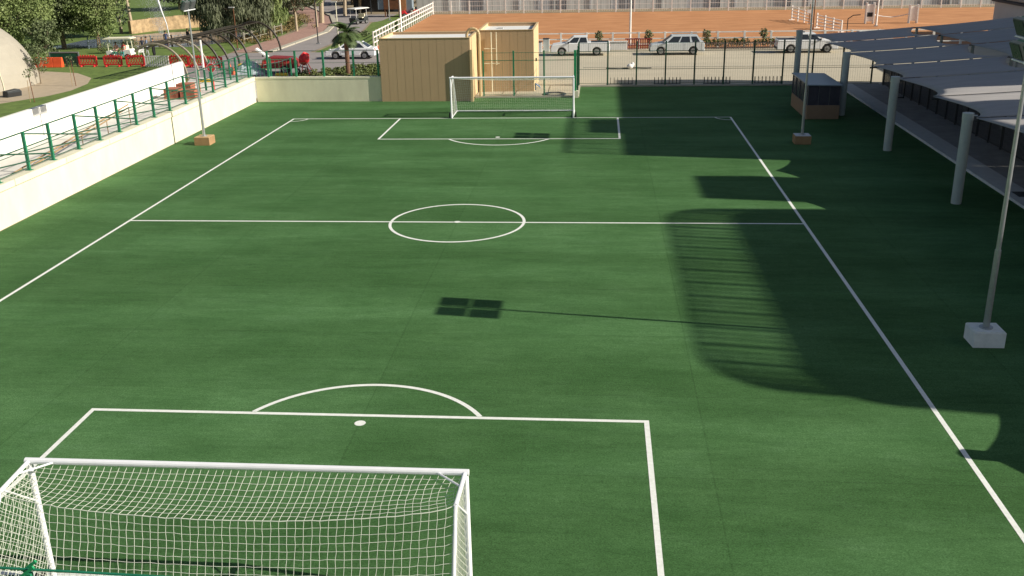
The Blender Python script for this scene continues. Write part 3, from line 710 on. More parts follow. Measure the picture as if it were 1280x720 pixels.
def car(name, label, cat, loc, rz, paint, kind, group='white vehicles parked beyond the far fence', lettering=False):
    t = thing(name, label, cat, loc, rz, group)
    if kind == 'sedan':
        x0, x1, W2, wx, wr, R_ = -2.25, 2.25, 0.86, (-1.35, 1.3), 0.38, 0.31
        top = [(-2.27, 0.55), (-2.15, 0.72), (-1.15, 0.92), (1.35, 0.98), (2.15, 0.96), (2.27, 0.85)]
        gb, gt, gz0, gz1 = (-1.2, 1.75), (-0.35, 0.95), 0.93, 1.46
    elif kind == 'suv':
        x0, x1, W2, wx, wr, R_ = -2.35, 2.35, 0.92, (-1.42, 1.4), 0.42, 0.36
        top = [(-2.37, 0.65), (-2.25, 0.9), (-1.25, 1.05), (2.3, 1.12), (2.37, 0.95)]
        gb, gt, gz0, gz1 = (-1.3, 2.28), (-0.45, 1.75), 1.02, 1.66
    else:
        x0, x1, W2, wx, wr, R_ = -2.6, 2.6, 0.90, (-1.65, 1.45), 0.43, 0.37
        top = [(-2.62, 0.7), (-2.5, 0.95), (-1.45, 1.10), (0.75, 1.12), (0.78, 1.14), (2.58, 1.14), (2.62, 0.75)]
        gb, gt, gz0, gz1 = (-1.4, 0.8), (-0.60, 0.58), 1.06, 1.66
    b = MB(); b.prism(arched(top, x0, x1, 0.28, wx, wr), 'y', -W2, W2)
    body = b.build('body', paint, t, bevel=0.05)
    # greenhouse
    wb, wt = W2-0.06, W2-0.22
    B = [(gb[0], -wb, gz0), (gb[1], -wb, gz0), (gb[1], wb, gz0), (gb[0], wb, gz0)]
    T = [(gt[0], -wt, gz1), (gt[1], -wt, gz1), (gt[1], wt, gz1), (gt[0], wt, gz1)]
    gh = MB(); gh.quad(*T); 
    for k in range(4): gh.quad(B[k], B[(k+1) % 4], T[(k+1) % 4], T[k])
    gh.quad(*B[::-1])
    gh.build('cabin', paint, t, bevel=0.05)
    def pane(k, u0, u1, v0, v1, nm):
        A, Bq, C_, D = Vector(B[k]), Vector(B[(k+1) % 4]), Vector(T[(k+1) % 4]), Vector(T[k])
        f = lambda u, v: (A*(1-u)+Bq*u)*(1-v)+(D*(1-u)+C_*u)*v
        P = [f(u0, v0), f(u1, v0), f(u1, v1), f(u0, v1)]
        n = (P[1]-P[0]).cross(P[3]-P[0]).normalized()
        cen = sum(P, Vector())/4
        if n.dot(cen-Vector(((gb[0]+gb[1])/2, 0, gz0+0.2))) < 0: n = -n
        o_ = n*0.012; m_ = MB(); m_.quad(*[p+o_ for p in P]); m_.quad(*[p-o_ for p in P][::-1])
        for q in range(4): m_.quad(P[q]-o_, P[(q+1) % 4]-o_, P[(q+1) % 4]+o_, P[q]+o_)
        m_.build(nm, GLASS, t)
    if kind == 'pickup': sp = [(0.12, 0.50), (0.56, 0.93)]
    elif kind == 'suv': sp = [(0.10, 0.38), (0.42, 0.68), (0.74, 0.93)]
    else: sp = [(0.10, 0.46), (0.52, 0.88)]
    for a, c in sp:
        pane(0, a, c, 0.12, 0.86, 'side_window'); pane(2, 1-c, 1-a, 0.12, 0.86, 'side_window')
    pane(3, 0.06, 0.94, 0.1, 0.9, 'windscreen'); pane(1, 0.08, 0.92, 0.15, 0.88, 'rear_window')
    for x in wx:
        for y in (-W2+0.11, W2-0.11): wheel(t, x, y, R_)
    for y in (-W2+0.22, W2-0.22):
        MB().box(x0-0.035, x0+0.1, y-0.15, y+0.15, 0.60, 0.76).build('headlight', mat('lamp_glass', (0.6, 0.62, 0.62), 0.15), t)
        MB().box(x1-0.1, x1+0.03, y-0.12, y+0.12, 0.72, 0.92).build('tail_light', mat('tail_red', (0.5, 0.03, 0.02), 0.3), t)
        MB().box(gb[0]+0.28, gb[0]+0.42, (W2+0.02)*(1 if y > 0 else -1)-0.09, (W2+0.02)*(1 if y > 0 else -1)+0.09, gz0+0.03, gz0+0.17).build('wing_mirror', paint if kind != 'pickup' else DARK, t)
    MB().box(x0-0.05, x0+0.12, -W2+0.12, W2-0.12, 0.30, 0.50).build('front_bumper', DARK if kind != 'sedan' else paint, t, bevel=0.02)
    MB().box(x1-0.1, x1+0.05, -W2+0.1, W2-0.1, 0.32, 0.52).build('rear_bumper', DARK if kind == 'pickup' else paint, t, bevel=0.02)
    dl = MB()
    for x in ((gb[0]+0.35), (gb[0]+gb[1])/2+0.1, gb[1]-0.2 if kind != 'pickup' else gb[1]-0.05):
        for s in (-1, 1): dl.box(x, x+0.014, s*(W2+0.001)-0.004, s*(W2+0.001)+0.004, 0.40, gz0-0.03)
    dl.build('door_gap', DARK, t)
    if kind == 'pickup':
        MB().box(0.95, 2.5, -W2+0.08, W2-0.08, 1.141, 1.15).build('load_bed', DARK, t)
    if kind == 'suv':
        MB().box(-0.4, 1.8, -wt+0.05, -wt+0.09, 1.75, 1.80).box(-0.4, 1.8, wt-0.09, wt-0.05, 1.75, 1.80).build('roof_rail', GALV, t)
    if lettering:
        MB().box(-0.75, -0.28, -W2-0.006, -W2-0.001, 0.62, 0.70).build('door_lettering', mat('dark_lettering', (0.08, 0.09, 0.11)), t)
    return t
car('sedan_car', 'white saloon with small dark lettering on its front door, behind the palm', 'car', (-16.85, 52.9, 0), 0, CARW, 'sedan', lettering=True)
car('pickup_truck', 'white double cab pickup just right of the smaller tan shed', 'pickup truck', (3.75, 53.8, 0), 0, CARW, 'pickup')
car('suv_car', 'silver white estate off-roader parked alone right of the red barrier', 'car', (12.25, 53.7, 0), 0, CARS, 'suv')
car('pickup_truck', 'white vehicle half hidden behind the canopy post at right', 'pickup truck', (23.6, 54.3, 0), math.pi, CARW, 'pickup')

# ------------------------------------------------------------------ arena fences
def rail_fence(name, label, pts, spacing, h, rails, m, pr=0.05, rr=0.03, pick=None, group=None):
    O = Vector((*pts[0], 0)); t = thing(name, label, 'fence', O, 0, group)
    for a, b in zip(pts, pts[1:]):
        a = Vector((*a, 0))-O; b = Vector((*b, 0))-O; d = b-a; n = max(1, round(d.length/spacing))
        for k in range(n+1):
            p = a+d*k/n
            MB().box(p.x-pr, p.x+pr, p.y-pr, p.y+pr, 0, h+0.1).build('post', m, t)
        r = MB()
        for z in rails: r.tube(a+Vector((0, 0, z)), b+Vector((0, 0, z)), rr, 4)
        r.build('rail', m, t, fix=False)
        if pick:
            g = MB(); q = int(d.length/pick)
            for k in range(q):
                p = a+d*k/q; g.tube(p+Vector((0, 0, 0.15)), p+Vector((0, 0, h)), 0.016, 4, cap=False)
            g.build('picket', m, t, fix=False)
    return t
FW = mat('white_fence_paint', (0.86, 0.84, 0.80), 0.6, var=0.06)
rail_fence('rail_fence', 'white rail fence on the near side of the orange riding arena', [(-0.6, 58.7), (48, 58.7)], 2.47, 1.35, (1.38, 0.85, 0.35), FW, pr=0.09, rr=0.065)
rail_fence('picket_fence', 'white railed picket fence on the far side of the riding arena', [(-17.3, 101.9), (60, 101.3)], 2.5, 1.65, (1.65, 1.05, 0.4), FW, pick=0.32, rr=0.035, pr=0.07)
rail_fence('lattice_fence', 'white open rail fence climbing along the left edge of the riding arena', [(-16.65, 61), (-16.95, 74), (-17.4, 101.8)], 1.6, 1.5, (1.5, 1.0, 0.5), FW, rr=0.06, pr=0.06)
# corrugated hall
hl = thing('riding_hall', 'long grey corrugated hall behind the riding arena', 'building', (20, 107, 0))
x = -40.5; k = 0
while x < 42:
    wd = [6.2, 3.4, 7.1, 4.6][k % 4]; dep = 0.0 if k % 2 == 0 else 0.35
    MB().box(x, x+wd-0.05, dep, dep+8, 0, 7).build('wall_panel', HALLM if k % 2 == 0 else HALLD, hl); x += wd; k += 1
for k in range(16): MB().box(-36+k*5.0, -35.75+k*5.0, -0.12, -0.02, 0, 7).build('wall_column', HALLD if k % 3 else GREYB, hl)
MB().box(-41, 42, -0.3, 8.5, 7.003, 7.3).build('roof', GREYB, hl)

# hedge strip and small items along the near arena fence
def leafball(mb, c, rad, n, sz, rnd, flat=1.0, hang=False):
    for _ in range(n):
        while True:
            p = Vector((rnd.uniform(-1, 1), rnd.uniform(-1, 1), rnd.uniform(-1, 1)))
            if p.length < 1: break
        p = p*(0.55+0.45*rnd.random())/max(0.3, p.length)*p.length**0.5 if p.length > 0.01 else p
        P = Vector(c)+Vector((p.x*rad[0], p.y*rad[1], p.z*rad[2]))
        if hang:
            l = sz*rnd.uniform(1.2, 3.2); a = rnd.uniform(0, 6.28); u = Vector((math.cos(a), math.sin(a), 0))*sz*0.22; d = Vector((rnd.uniform(-.25, .25), rnd.uniform(-.25, .25), -1)).normalized()*l
            mb.quad(P-u, P+u, P+u*0.4+d, P-u*0.4+d)
        else:
            u = Vector((rnd.gauss(0, 1), rnd.gauss(0, 1), rnd.gauss(0, 1))).normalized(); v_ = u.orthogonal().normalized()
            v_ = Quaternion(u, rnd.uniform(0, 6.28)) @ v_; s = sz*rnd.uniform(0.6, 1.3)
            mb.quad(P-u*s*0.5, P+v_*s*0.32, P+u*s*0.5, P-v_*s*0.32)
rnd = random.Random(5)
for x0, x1, lb in ((14.9, 19.3, 'low clipped hedge left part, beyond the fence right of the parked off-roader'), (19.6, 22.4, 'low clipped hedge right part, next to the half hidden vehicle')):
    hd = MB(); n = int((x1-x0)/0.35)
    for k in range(n): leafball(hd, (x0+0.2+k*0.35, 57.7, 0.55), (0.35, 0.35, 0.42), 90, 0.16, rnd)
    solo('hedge', hd, SHRUB, lb, 'hedge', 'hedges by the near arena fence', fix=False)
pk = MB(); k = 14.8
while k < 22.5: pk.box(k, k+0.07, 57.1, 57.14, 0, 0.62); k += 0.22
pk.box(14.8, 22.5, 57.141, 57.16, 0.5, 0.56); pk.box(14.8, 22.5, 57.141, 57.16, 0.1, 0.16)
solo('picket_edging', pk, mat('weathered_pickets', (0.20, 0.15, 0.13)), 'low brownish picket edging in front of the hedge', 'edging', fix=False)
for i, (x, lb) in enumerate(((5.4, 'small shrub above the cab of the left pickup'), (10.0, 'small shrub above the bonnet of the off-roader'), (15.3, 'small shrub left of the canopy, first of two over the hedge'), (20.5, 'small shrub nearest the canopy, over the hedge'))):
    t = thing('small_shrub', lb, 'shrub', (x, 58.1, 0), 0, 'shrubs along the near arena fence')
    f = MB(); leafball(f, (0, 0, 1.25), (0.45, 0.35, 0.55), 260, 0.16, rnd); leafball(f, (0.1, 0, 0.7), (0.25, 0.25, 0.3), 80, 0.13, rnd); f.build('foliage', LEAF_M, t, fix=False)
    MB().tube((0, 0, 0), (0.05, 0, 1.2), 0.03, 5).build('stem', BARK, t)
rb = MB(); k = 8.0
while k < 10.1: rb.box(k, k+0.1, 57.3, 57.36, 0.05, 0.95); k += 0.2
rb.box(7.8, 10.3, 57.27, 57.38, 0.92, 1.02); rb.box(7.9, 10.2, 57.37, 57.42, 0.3, 0.38)
solo('picket_barrier', rb, MAROON, 'dark red picket barrier between the two white vehicles', 'barrier')
wb = MB(); wb.box(6.3, 8.0, 57.0, 57.2, 0.0, 0.75); wb.box(6.25, 8.05, 56.95, 57.25, 0.75, 0.82)
solo('plastic_barrier', wb, WHITEP, 'white block barrier just left of the dark red picket barrier', 'barrier', bevel=0.03)
for i, (x, y, h) in enumerate(((-0.1, 56.2, 0.9), (0.55, 56.6, 1.15))):
    t = thing('site_cabinet', ['small pale cabinet nearest the smaller shed', 'small dark topped cabinet beside the pickup bonnet'][i], 'cabinet', (x, y, 0), 0, 'cabinets by the smaller shed')
    MB().box(-0.28, 0.28, -0.25, 0.25, 0, h).build('body', WHITEP if i == 0 else POSTG, t, bevel=0.02); MB().box(-0.3, 0.3, -0.27, 0.27, h+.001, h+0.05).build('lid', DARK, t)
sk = MB(); sk.ball((7.9, 44.2, 0.18), 0.26, 8, 0.8); sk.ball((8.1, 44.3, 0.3), 0.15, 8, 1.3)
solo('cement_bag', sk, WHITEP, 'crumpled white bag lying on the road behind the far fence', 'bag', smooth=True)
sk = MB(); sk.path([(6.0, 44.3, 0.03), (6.9, 44.05, 0.03), (7.5, 44.25, 0.03), (8.4, 44.35, 0.03), (9.2, 44.2, 0.03), (9.6, 44.3, 0.03)], 0.04, 5)
solo('cable', sk, DARK, 'dark cable lying on the road beside the white bag', 'cable')
# manhole-like dark patch behind far goal
solo('cable_coil', MB().lathe([(0.5, 0), (0.62, 0.06), (0.75, 0.06), (0.85, 0)], 20, (2.4, 31.0, 0.061)), DARK, 'dark hose coil on the pad behind the far goal', 'hose')

# horse jumps
def jump(name, label, x, y, w_, h, rz, parent_group='white jump wings in the arena'):
    t = thing(name, label, 'jump stand', (x, y, 0.004), rz, parent_group)
    for k in range(4):
        xx = -w_/2+k*w_/3; MB().box(xx-0.07, xx+0.07, -0.06, 0.06, 0, h*(1-0.08*k)).build('post', FW, t)
    r = MB()
    for j in range(4): r.tube((-w_/2, 0, h*0.2+j*h*0.22), (w_/2, 0, h*0.15+j*h*0.19), 0.055, 4)
    r.build('rail', FW, t); 
    MB().box(-w_/2, -w_/2+0.1, -0.35, 0.35, 0, 0.07).box(w_/2-0.1, w_/2, -0.35, 0.35, 0, 0.07).build('foot', FW, t)
jump('jump_wing', 'white lattice jump wing farther back in the arena', 28.7, 83.5, 5.5, 1.7, R(-78))
jump('jump_wing', 'white lattice jump wing nearer the canopies', 29.7, 73.5, 5.0, 1.6, R(-72))
jt = thing('show_jump', 'white show jump with a sagging pole between two solid wings', 'jump', (38.0, 80.5, 0.004))
MB().box(-2.75, -2.0, -0.1, 0.1, 0.25, 2.1).box(-2.85, -2.75, -0.3, 0.3, 0, 2.3).box(-2.0, -1.9, -0.3, 0.3, 0, 2.3).build('wing', FW, jt)
MB().box(2.0, 2.75, -0.1, 0.1, 0.25, 1.8).box(2.75, 2.85, -0.3, 0.3, 0, 2.0).box(1.9, 2.0, -0.3, 0.3, 0, 2.0).build('wing', FW, jt)
MB().path([(-1.9, 0, 0.95), (-0.9, 0, 0.75), (0, 0, 0.66), (1.0, 0, 0.8), (1.9, 0, 1.0)], 0.05, 6).build('pole', FW, jt)
MB().box(-2.7, -2.1, -0.14, -0.11, 0.75, 1.2).build('number_board', DARK, jt)
wbk = MB(); wbk.box(30.5, 33.5, 63.0, 65.0, 0.0, 0.8); solo('mounting_platform', wbk, PALEW, 'low white platform showing above the far edge of the canopies', 'platform')
dp = MB(); dp.path([(30.9, 70.5, 0), (30.9, 70.5, 1.4), (31.4, 70.5, 1.75), (32.1, 70.4, 1.8)], 0.05, 5)
solo('lamp_stem', dp, DARK, 'short dark crooked post standing in the arena sand near the jump wings', 'post')

# light poles beyond the pitch
for x, y, h, lb, m_ in ((-16.9, 76.5, 9.0, 'white light pole at the left edge of the riding arena', FW), (8.35, 60.2, 9.0, 'white light pole rising behind the dark red picket barrier', FW), (35.5, 77.0, 9.0, 'white light pole beside the show jump', FW), (25.2, 59.6, 7.0, 'slim brown light pole in front of the jump wings', WOOD),
                        (-23.4, 65.2, 6.0, 'thin dark lamp pole at the right kerb of the park road', DARK), (-30.4, 60.9, 4.0, 'thin brown pole on the brick pavement, leaning a little', WOOD), (-19.6, 58.9, 4.5, 'pale short pole standing in the verge behind the white saloon', CREAM), (-21.6, 93, 6, 'grey pole beside the stilt hut', GALV)):
    t = thing('light_pole', lb, 'lamp post', (x, y, 0), 0, 'light poles beyond the pitch')
    MB().tube((0, 0, 0), (0, 0, h), 0.11 if h > 8 else 0.06, 10, 0.07 if h > 8 else 0.04).build('pole', m_, t)
    MB().box(-0.2, 0.2, -0.12, 0.12, 0, 0.12).build('foot_plate', GALV, t)
    MB().box(-0.45, 0.1, -0.1, 0.1, h+.001, h+0.09).build('lamp_head', GREYB, t)
t = thing('cross_pole', 'thin brown pole with a white cross box among the jump wings', 'post', (29.0, 80.4, 0.004))
MB().tube((0, 0, 0), (0, 0, 2.2), 0.05, 6).build('pole', WOOD, t); MB().box(-0.3, 0.3, -0.08, 0.08, 1.2, 1.6).build('box', FW, t)

# ------------------------------------------------------------------ park side: pergola, barriers, stop sign ...
pg = thing('arch_pergola', 'curved steel arch pergola with dark slats over the park path', 'pergola', (-28.5, 48, 0))
feet = [(-25.66, 59.76), (-25.73, 54.61), (-25.9, 51.1), (-25.95, 48.9), (-26.1, 46.9), (-26.3, 45.3), (-26.6, 43.6), (-26.85, 41.9), (-27.1, 40.2)]
RA = 2.5
def arch_pt(f, a): return Vector((f[0]-RA+RA*math.cos(a)+28.5, f[1]-48, 0.0+ (RA+0.25)*math.sin(a)))
for f in feet:
    b = MB(); P = [arch_pt(f, R(128)*k/14) for k in range(15)]; b.path(P, 0.10, 6); b.build('arch', ARCHM if f[1] > 45 else mat('pale_arch', (0.26, 0.23, 0.17), 0.5), pg)
for k in range(8):
    a = R(66)+k*R(8.6); s = MB(); F = feet if k % 5 == 1 else feet[1:]
    for f0, f1 in zip(F, F[1:]):
        s.tube(arch_pt(f0, a)+Vector((0, 0, 0.1)), arch_pt(f1, a)+Vector((0, 0, 0.1)), 0.045, 4)
    s.build('slat', ARCHM, pg)

def barrier(label, x, y, m_, group, w_=1.7):
    t = thing('road_barrier', label, 'barrier', (x, y, 0), 0, group)
    b = MB(); hw = w_/2
    b.box(-hw, hw, -0.05, 0.05, 0.12, 0.24); b.box(-hw, hw, -0.05, 0.05, 0.78, 0.9)
    b.box(-hw, -hw+0.12, -0.055, 0.055, 0.24, 0.78); b.box(hw-0.12, hw, -0.055, 0.055, 0.24, 0.78)
    n = 6
    for k in range(n):
        xa = -hw+0.12+(w_-0.24)*k/n; xb = xa+(w_-0.24)/n
        b.tube((xa, 0, 0.24), (xb, 0, 0.78), 0.035, 4); b.tube((xb, 0, 0.24), (xa, 0, 0.78), 0.035, 4)
        b.box(xa+0.05, xa+0.16, -0.04, 0.04, 0.9, 1.0)
    b.build('panel', m_, t, fix=False)
    for s in (-1, 1): MB().box(s*(hw-0.25)-0.05, s*(hw-0.25)+0.05, -0.3, 0.3, 0, 0.12).build('foot', m_, t)
    return t
bx_ = [(-39.6, 48.6, 'red plastic barrier on the lawn edge, leftmost of the three in a row'), (-37.25, 48.5, 'red plastic barrier in front of the canopied cart, middle of the three'), (-35.15, 48.4, 'red plastic barrier next to the white railing panel, right of the three'), (-31.1, 48.2, 'red plastic barrier seen through the pergola, left'), (-29.2, 47.6, 'red plastic barrier seen through the pergola, middle'), (-27.6, 47.0, 'red plastic barrier seen through the pergola, right')]
b0 = barrier(bx_[0][2], bx_[0][0], bx_[0][1], REDP, 'red plastic barriers in the park')
for x, y, lb in bx_[1:]: dup(b0, (x, y, 0), None, lb)
wr = thing('white_railing', 'white slatted railing panel between the red barriers', 'railing', (-33.05, 48.1, 0))
MB().box(-1.1, 1.1, -0.04, 0.04, 0.85, 0.93).box(-1.1, 1.1, -0.04, 0.04, 0.1, 0.18).build('rail', WHITEP, wr)
for k in range(11): MB().box(-1.08+k*0.205, -0.98+k*0.205, -0.03, 0.03, 0, 0.85).build('slat', WHITEP, wr)
ob = thing('water_barrier', 'orange water filled barrier left of the red barriers', 'barrier', (-43.1, 48.4, 0))
for k in range(3): MB().prism([(-0.28, 0), (0.28, 0), (0.2, 0.3), (0.09, 0.85), (-0.09, 0.85), (-0.2, 0.3)], 'x', -1.25+k*0.85, -1.25+k*0.85+0.82).build('segment', ORANGEP, ob, bevel=0.03)
gg = thing('grey_gate', 'grey metal gate frame behind the orange barrier', 'gate', (-42.2, 49.5, 0))
MB().box(-1.4, 1.4, -0.04, 0.04, 1.1, 1.2).box(-1.4, -1.3, -0.04, 0.04, 0, 1.1).box(1.3, 1.4, -0.04, 0.04, 0, 1.1).build('frame', GALV, gg)
MB().box(-1.3, 1.3, -0.02, 0.02, 0.15, 1.1).build('infill', DGREEN, gg)
dk = rail_fence('rail_fence', 'dark little fence between the orange and the red barriers', [(-41.6, 48.6), (-40.6, 48.6)], 0.5, 0.8, (0.75, 0.2), DARK, pick=0.12)

# stop sign, bollards, bricks, white post
ss = thing('stop_sign', 'round looking red stop sign on a green post above the left wall', 'sign', (-22.6, 34.0, 0), R(-6))
MB().tube((0, 0, 0), (0, 0, 2.0), 0.035, 8).build('post', GREEN, ss)
oc = [(0.36*math.cos(R(22.5+45*k)), 1.66+0.36*math.sin(R(22.5+45*k))) for k in range(8)]
oc2 = [(0.32*math.cos(R(22.5+45*k)), 1.66+0.32*math.sin(R(22.5+45*k))) for k in range(8)]
MB().prism(oc, 'y', -0.06, -0.045).build('sign_border', WHITEP, ss)
MB().prism(oc2, 'y', -0.068, -0.061).build('sign_plate', REDP, ss)
cu = bpy.data.curves.new('stop_text', 'FONT'); cu.body = 'STOP'; cu.size = 0.17; cu.align_x = 'CENTER'; cu.align_y = 'CENTER'; cu.extrude = 0.003
tmp = bpy.data.objects.new('tmp', cu); COL.objects.link(tmp); bpy.context.view_layer.update()
me = bpy.data.meshes.new_from_object(tmp.evaluated_get(bpy.context.evaluated_depsgraph_get())); bpy.data.objects.remove(tmp)
me.materials.clear(); me.materials.append(WHITEP)
lt = bpy.data.objects.new('lettering', me); COL.objects.link(lt); lt.parent = ss; lt.location = (0, -0.073, 1.66); lt.rotation_euler = (R(90), 0, 0)
wpst = thing('marker_post', 'tall white post with a green foot left of the stop sign', 'post', (-23.25, 34.15, 0))
MB().tube((0, 0, 1.5), (0, 0, 3.6), 0.075, 10).build('shaft', WHITEP, wpst); MB().tube((0, 0, 0), (0, 0, 1.5), 0.08, 10).build('foot', GREEN, wpst)
bo = thing('bollard', 'red bollard left of the stop sign post', 'bollard', (-23.55, 33.6, 0), 0, 'red bollards by the stop sign')
MB().tube((0, 0, 0), (0, 0, 0.85), 0.10, 12).build('tube', REDP, bo); MB().ball((0, 0, 0.85), 0.10, 8).build('cap', ORANGEP, bo)
dup(bo, (-22.35, 33.3, 0), None, 'orange red bollard right under the stop sign')
for i, (x, y, h) in enumerate(((-24.15, 30.6, 0.65), (-22.95, 30.5, 0.62), (-23.9, 32.1, 0.75))):
    t = thing('brick_stack', ['stack of red bricks nearest the white park wall', 'stack of red bricks nearest the cream wall', 'taller stack of red bricks behind the front two'][i], 'bricks', (x, y, 0), R(3*i-3), 'stacks of red bricks on the walkway')
    b = MB(); nz = int(h/0.105)
    for kz in range(nz):
        for kx in range(5): b.box(-0.52+kx*0.21, -0.325+kx*0.21, -0.5, 0.5, 0.1+kz*0.105, 0.195+kz*0.105)
    b.build('bricks', BRICK, t); MB().box(-0.54, 0.54, -0.5, 0.5, 0, 0.095).build('pallet', WOODL, t)
for i, (x, y) in enumerate(((-24.9, 38.5), (-21.5, 50.3), (-19.9, 41.6), (-10.3, 41.2))):
    solo('painted_kerb_stone', MB().box(x-0.5, x+0.5, y-0.15, y+0.15, 0.0, 0.22), YELLOWP, ['yellow painted kerb stone near the bollards', 'yellow painted kerb stone left of the white saloon', 'yellow painted kerb stone by the cement mixer', 'yellow painted kerb stone beside the larger tan shed'][i], 'kerb stone', 'yellow kerb stones', bevel=0.02)

# traffic cones
for i, (x, y) in enumerate(((-25.9, 46.3), (-24.2, 42.6))):
    t = thing('traffic_cone', ['small orange cone at the foot of the pergola arches', 'small orange cone in front of the tarpaulin heap'][i], 'cone', (x, y, 0), 0, 'orange cones by the pergola')
    MB().lathe([(0.0, 0.03), (0.16, 0.03), (0.03, 0.6), (0, 0.6)], 12).build('cone_body', ORANGEP, t); MB().box(-0.2, 0.2, -0.2, 0.2, 0, 0.03).build('foot', ORANGEP, t)

# maroon compressor trailer, mixer, tarp heap
tr = thing('compressor_trailer', 'dark red equipment trailer with a raised white lid behind the far corner', 'trailer', (-20.5, 43.4, 0), R(6))
MB().prism([(-1.45, 0.5), (-1.3, 1.15), (-0.6, 1.35), (1.1, 1.25), (1.45, 0.95), (1.45, 0.42), (-1.3, 0.42)], 'y', -0.7, 0.7).build('body', MAROON, tr, bevel=0.04)
MB().box(-1.3, 1.35, -0.72, -0.70, 0.8, 1.0).build('grille', REDP, tr)
MB().prism([(-0.9, 1.3), (-0.85, 1.36), (-1.75, 2.05), (-1.85, 1.95)], 'y', -0.6, 0.1).build('lid', WHITEP, tr)
MB().path([(1.4, 0, 0.5), (2.1, 0, 0.35), (2.4, 0, 0.1)], 0.05, 6).build('drawbar', DARK, tr)
MB().path([(-1.2, -0.75, 0.75), (0.2, -0.8, 1.0), (1.5, -0.85, 1.4)], 0.04, 6).build('pipe', GALV, tr)
for y in (-0.72, 0.72): wheel(tr, 0.45, y, 0.34, 0.2)
mx = thing('cement_mixer', 'bright red cement mixer on splayed legs beside the dark red trailer', 'mixer', (-18.35, 42.9, 0), R(-10))
dr = MB(); Q = Matrix.Rotation(R(28), 4, 'Y')
dr.lathe([(0.0, -0.45), (0.28, -0.42), (0.44, -0.05), (0.42, 0.1), (0.26, 0.5), (0.24, 0.5), (0.38, 0.08), (0.2, -0.3), (0.0, -0.33)], 18)
dr.v = [tuple(Q @ Vector(v)+Vector((0, 0, 1.15))) for v in dr.v]; dr.build('drum', REDP, mx, smooth=True)
for s in (-1, 1):
    MB().tube((s*0.1, 0, 1.1), (s*0.55, -0.35, 0), 0.035, 6).build('leg', WHITEP if s < 0 else MAROON, mx); MB().tube((s*0.1, 0.1, 1.1), (s*0.5, 0.4, 0), 0.035, 6).build('leg', MAROON, mx)
wheel(mx, -0.5, -0.25, 0.22, 0.1)
tp = MB(); rnd = random.Random(9); nn_ = 12
hgt = [[max(0.0, (1-((i-6)/6)**2)*(1-((j-6)/6)**2))*0.95*(0.75+rnd.random()*0.45) for j in range(13)] for i in range(13)]
for i in range(12):
    for j in range(12):
        P = lambda a, b: (-23.1+(a-6)*0.23, 43.4+(b-6)*0.16, hgt[a][b])
        tp.quad(P(i, j), P(i+1, j), P(i+1, j+1), P(i, j+1))
solo('tarpaulin', tp, mat('pale_blue_tarp', (0.48, 0.55, 0.58), 0.5, var=0.2, scale=4), 'crumpled pale blue tarpaulin heap left of the dark red trailer', 'tarpaulin')
for i, (x, y, s, m_) in enumerate(((-23.9, 44.4, 0.45, YELLOWP), (-22.6, 44.6, 0.4, WOODL), (-24.6, 43.4, 0.35, CREAM))):
    solo('storage_crate', MB().box(x-s, x+s, y-s*0.7, y+s*0.7, 0, s*1.4), m_, ['yellow crate behind the tarpaulin heap', 'wooden crate behind the tarpaulin heap', 'pale crate at the left end of the tarpaulin heap'][i], 'crate', 'crates by the tarpaulin heap', bevel=0.03)

# park wall fences beyond the corner (green frames near the pergola)
rail_fence('steel_fence', 'green panel fence between the corner wall and the pergola', [(-24.9, 39.3), (-18.6, 40.0)], 1.55, 1.5, (1.5, 0.8, 0.15), GREEN, pr=0.05, rr=0.025, pick=0.3)

# dome
dm = thing('dome_shelter', 'pale fabric dome shelter at the left edge of the park', 'dome', (-45.3, 37.0, 0))
d = MB(); A, Bv, H_ = 6.9, 6.2, 5.7; nu, nv = 40, 16
def dome_pt(u, v): return (A*math.cos(u)*math.cos(v), Bv*math.sin(u)*math.cos(v), H_*math.sin(v))
for i in range(nu):
    for j in range(nv):
        u0, u1 = 2*math.pi*i/nu, 2*math.pi*(i+1)/nu; v0, v1 = math.pi/2*j/nv, math.pi/2*(j+1)/nv
        d.quad(dome_pt(u0, v0), dome_pt(u1, v0), dome_pt(u1, v1), dome_pt(u0, v1))
d.build('shell', DOMEC, dm, smooth=True)
rb = MB()
for uu in (R(-24), R(60), R(120), R(180)):
    rb.path([Vector(dome_pt(uu, math.pi/2*k/14))*1.004 for k in range(15)], 0.035, 5)
rb.build('rib', CREAM, dm)
bn = thing('ground_box', 'black box lying on the tan path in front of the dome', 'box', (-36.85, 31.9, 0.003), R(62))
MB().prism([(-0.55, 0), (0.55, 0), (0.6, 0.32), (0.45, 0.5), (-0.5, 0.42)], 'y', -0.32, 0.32).build('housing', DARK, bn, bevel=0.03)
MB().box(-0.5, 0.5, -0.34, -0.325, 0.06, 0.3).build('grille', RUBBER, bn)

